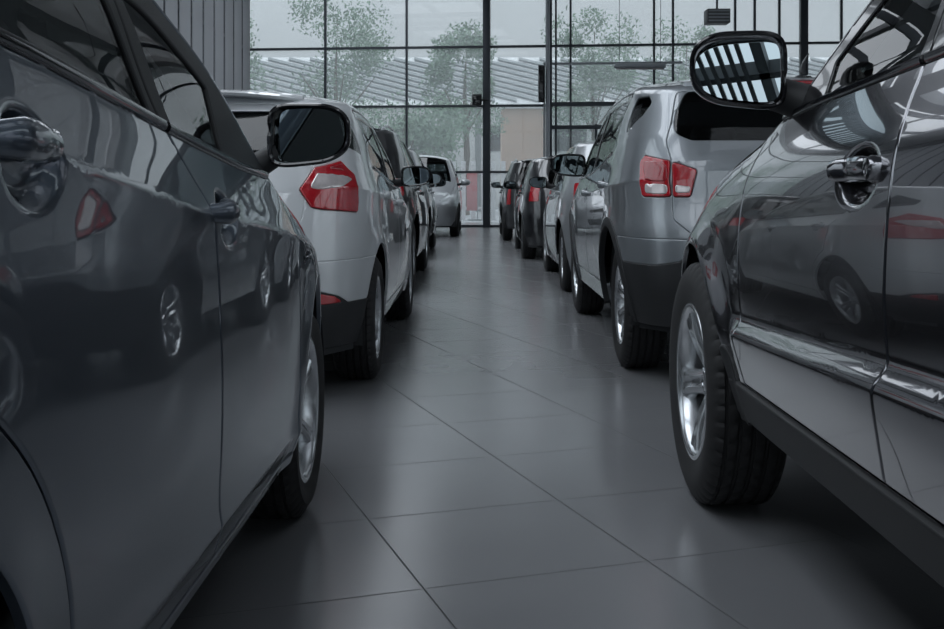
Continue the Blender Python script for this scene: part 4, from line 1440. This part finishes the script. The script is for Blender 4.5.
# ---------------------------------------------------------------- outdoors
pbr('paving', (.36, .37, .38), .85, noise=.1, nscale=2)
pbr('render_peach', (.52, .36, .27), .85, noise=.1)
pbr('render_pale', (.50, .50, .49), .85, noise=.08)
pbr('white_metal', (.70, .71, .72), .5, noise=.04)
pbr('grey_metal', (.22, .24, .25), .5, noise=.08)
pbr('banner_red', (.50, .12, .13), .7, noise=.08)
pbr('leaf', (.13, .21, .14), .7, noise=.35, nscale=3)
pbr('bark', (.10, .07, .05), .9, noise=.3, nscale=10)
b = MB(); b.add([(-90, -60, -.02), (90, -60, -.02), (90, 120, -.02), (-90, 120, -.02), (-90, -60, -.2), (90, -60, -.2), (90, 120, -.2), (-90, 120, -.2)],
                [(0, 1, 2, 3), (7, 6, 5, 4), (0, 4, 5, 1), (1, 5, 6, 2), (2, 6, 7, 3), (3, 7, 4, 0)])
struct(b.build('ground', 'paving'), 'pale paving outside the glass wall')

def tree(x, y, h, w, label, seed):
    r = random.Random(seed)
    t = empty('tree', (x, y, 0), label, 'tree', 'trees outside the far glass wall')
    c = MB(); c.tube([(0, 0, 0), (.05, 0, h * .3), (-.05, .05, h * .6), (.05, 0, h * .9)], [.16, .13, .08, .03], 8)
    for k in range(5):
        a = 2 * PI * k / 5
        c.tube([(0, 0, h * .4), (math.cos(a) * w * .4, math.sin(a) * w * .4, h * .62)], [.06, .02], 6)
    c.build('trunk', 'bark', t)
    V = []; F = []
    cl = [(r.uniform(-.45, .45) * w, r.uniform(-.45, .45) * w, h * r.uniform(.35, .95), w * r.uniform(.18, .34)) for _ in range(16)]
    for k in range(5200):
        cx, cy, cz, cr = r.choice(cl)
        d = Vector((r.gauss(0, 1), r.gauss(0, 1), r.gauss(0, 1))).normalized() * cr * r.uniform(.4, 1.05)
        p = Vector((cx, cy, cz)) + d
        u = Vector((r.gauss(0, 1), r.gauss(0, 1), r.gauss(0, 1))).normalized()
        v = u.orthogonal().normalized()
        s = r.uniform(.05, .10)
        i = len(V)
        V += [p - u * s, p + v * s * .6, p + u * s, p - v * s * .6]
        F.append((i, i + 1, i + 2, i + 3))
    MB().add(V, F).build('foliage', 'leaf', t)

tree(-10.6, 43, 8.2, 4.0, 'tall green tree outside behind the left row, leftmost of the trees', 1)
tree(-2.8, 41, 4.6, 3.6, 'low bushy tree outside, straight above the car that faces the camera', 2)
tree(-6.2, 47.5, 9.6, 4.2, 'tall tree outside between the left mullions of the far glass wall', 3)
tree(4.9, 46, 8.6, 3.2, 'broad tree outside right of the thick dark column', 4)
tree(9.0, 47, 8.0, 3.0, 'small crowned tree outside above the silver crossover', 5)
tree(-.5, 44.5, 8.2, 2.6, 'slender tree outside just left of the thick dark column', 6)
# neighbouring canopy of sloping louvres
t = empty('louvred_canopy', (0, 52, 0), 'wide pale canopy of slanting louvres seen outside through the far glass', 'canopy')
TL = 1.1          # how far the canopy leans back per metre of rise
c = MB()
def slab(q0, q1, wz, lift):
    """a flat bar lying on the leaning canopy between two (x, z) points"""
    V = []
    for n_ in (lift, lift - .10):
        for (x, z) in (q0, q1):
            for e in (-.5, .5):
                V.append((x, (z + e * wz - 5.2) * TL - n_ * .7, z + e * wz + n_ * .7))
    c.add(V, [(0, 2, 3, 1), (4, 5, 7, 6), (0, 1, 5, 4), (2, 6, 7, 3), (0, 4, 6, 2), (1, 3, 7, 5)])
for x in np.arange(-20, 17, 1.05):
    slab((x, 7.6), (x + 8.2, 5.3), .13, .12)
c.build('louvre', 'grey_metal', t)
c = MB()
slab((-20, 6.4), (22, 6.4), 2.7, .0)
c.build('backing_panel', 'white_metal', t)
for x in (-18, -9, 0, 9, 18):
    c = MB(); c.box((x, .3, 2.6), (.3, .3, 5.2)); c.build('post', 'grey_metal', t)
# building and kiosk
t = empty('building', (2.0, 49, 0), 'peach rendered kiosk outside right of the thick dark column', 'building')
c = MB(); c.box((0, 0, 2.3), (1.9, 3, 4.6)); c.build('wall', 'render_peach', t)
c = MB(); c.box((0, 0, 4.7), (2.3, 3.4, .2)); c.build('roof', 'white_metal', t)
c = MB(); c.box((.3, -1.52, 1.2), (.8, .06, 2.1)); c.build('door', 'grey_metal', t)
t = empty('building', (8, 70, 0), 'long pale building far behind the louvred canopy', 'building')
c = MB(); c.box((0, 0, 3.2), (60, 8, 6.4)); c.build('wall', 'render_pale', t)
c = MB(); c.box((0, 0, 6.5), (61, 8.6, .25)); c.build('roof', 'grey_metal', t)
for k in range(14):
    c = MB(); c.box((-27 + 4.1 * k, -4.02, 4.2), (2.0, .08, 1.5)); c.build('window', 'gloss_black', t)
# white picket fence outside
t = empty('picket_fence', (0, 37, 0), 'white picket fence outside at the foot of the far glass wall', 'fence')
c = MB()
for x in np.arange(-9, 9, .34):
    c.box((x, 0, 1.0), (.16, .04, 2.0))
c.build('picket', 'white_metal', t)['kind'] = 'stuff'
c = MB()
for z in (.4, 1.6):
    c.box((0, .05, z), (18, .05, .09))
c.build('rail', 'white_metal', t)
t = empty('banner', (-.2, 36.4, 0), 'narrow red banner standing outside by the white picket fence', 'banner')
c = MB(); c.box((0, 0, .95), (.36, .03, 1.25), bevel=.01); c.build('cloth', 'banner_red', t)
c = MB(); c.tube([(.19, 0, 0), (.19, 0, 1.6)], .02, 8); c.build('pole', 'grey_metal', t)
c = MB(); c.box((.1, 0, .02), (.5, .4, .04)); c.build('base', 'grey_metal', t)

# ---------------------------------------------------------------- light and camera
w = bpy.data.worlds.new('World'); SC.world = w; w.use_nodes = True
nt = w.node_tree; nt.nodes.clear()
out = nt.nodes.new('ShaderNodeOutputWorld'); bg = nt.nodes.new('ShaderNodeBackground')
tc = nt.nodes.new('ShaderNodeTexCoord'); sp_ = nt.nodes.new('ShaderNodeSeparateXYZ')
nt.links.new(tc.outputs['Generated'], sp_.inputs[0])
mr = nt.nodes.new('ShaderNodeMapRange'); mr.inputs['From Min'].default_value = 0; mr.inputs['From Max'].default_value = 1
mr.inputs['To Min'].default_value = .38; mr.inputs['To Max'].default_value = 2.25
nt.links.new(sp_.outputs['Z'], mr.inputs[0])
nt.links.new(mr.outputs[0], bg.inputs['Strength'])
bg.inputs[0].default_value = (.85, .92, 1.0, 1)
nt.links.new(bg.outputs[0], out.inputs[0])

cam = bpy.data.cameras.new('Camera'); co = bpy.data.objects.new('Camera', cam); COL.objects.link(co)
co.location = (0, 0, .95); co.rotation_euler = (PI / 2, 0, 0)
cam.sensor_width = 36; cam.lens = 36 * 1085 / 944
cam.shift_x = -6 / 944; cam.shift_y = -122.5 / 944
cam.clip_start = .05; cam.clip_end = 500
SC.camera = co
SC.view_settings.view_transform = 'Standard'; SC.view_settings.look = 'None'
SC.view_settings.gamma = 1; SC.view_settings.use_curve_mapping = False
SC.view_settings.exposure = .85
SC.cycles.use_denoising = True; SC.cycles.denoising_prefilter = 'ACCURATE'
SC.cycles.max_bounces = 10; SC.cycles.transparent_max_bounces = 24; SC.cycles.glossy_bounces = 5
SC.cycles.caustics_reflective = False
SC.cycles.sample_clamp_indirect = 4
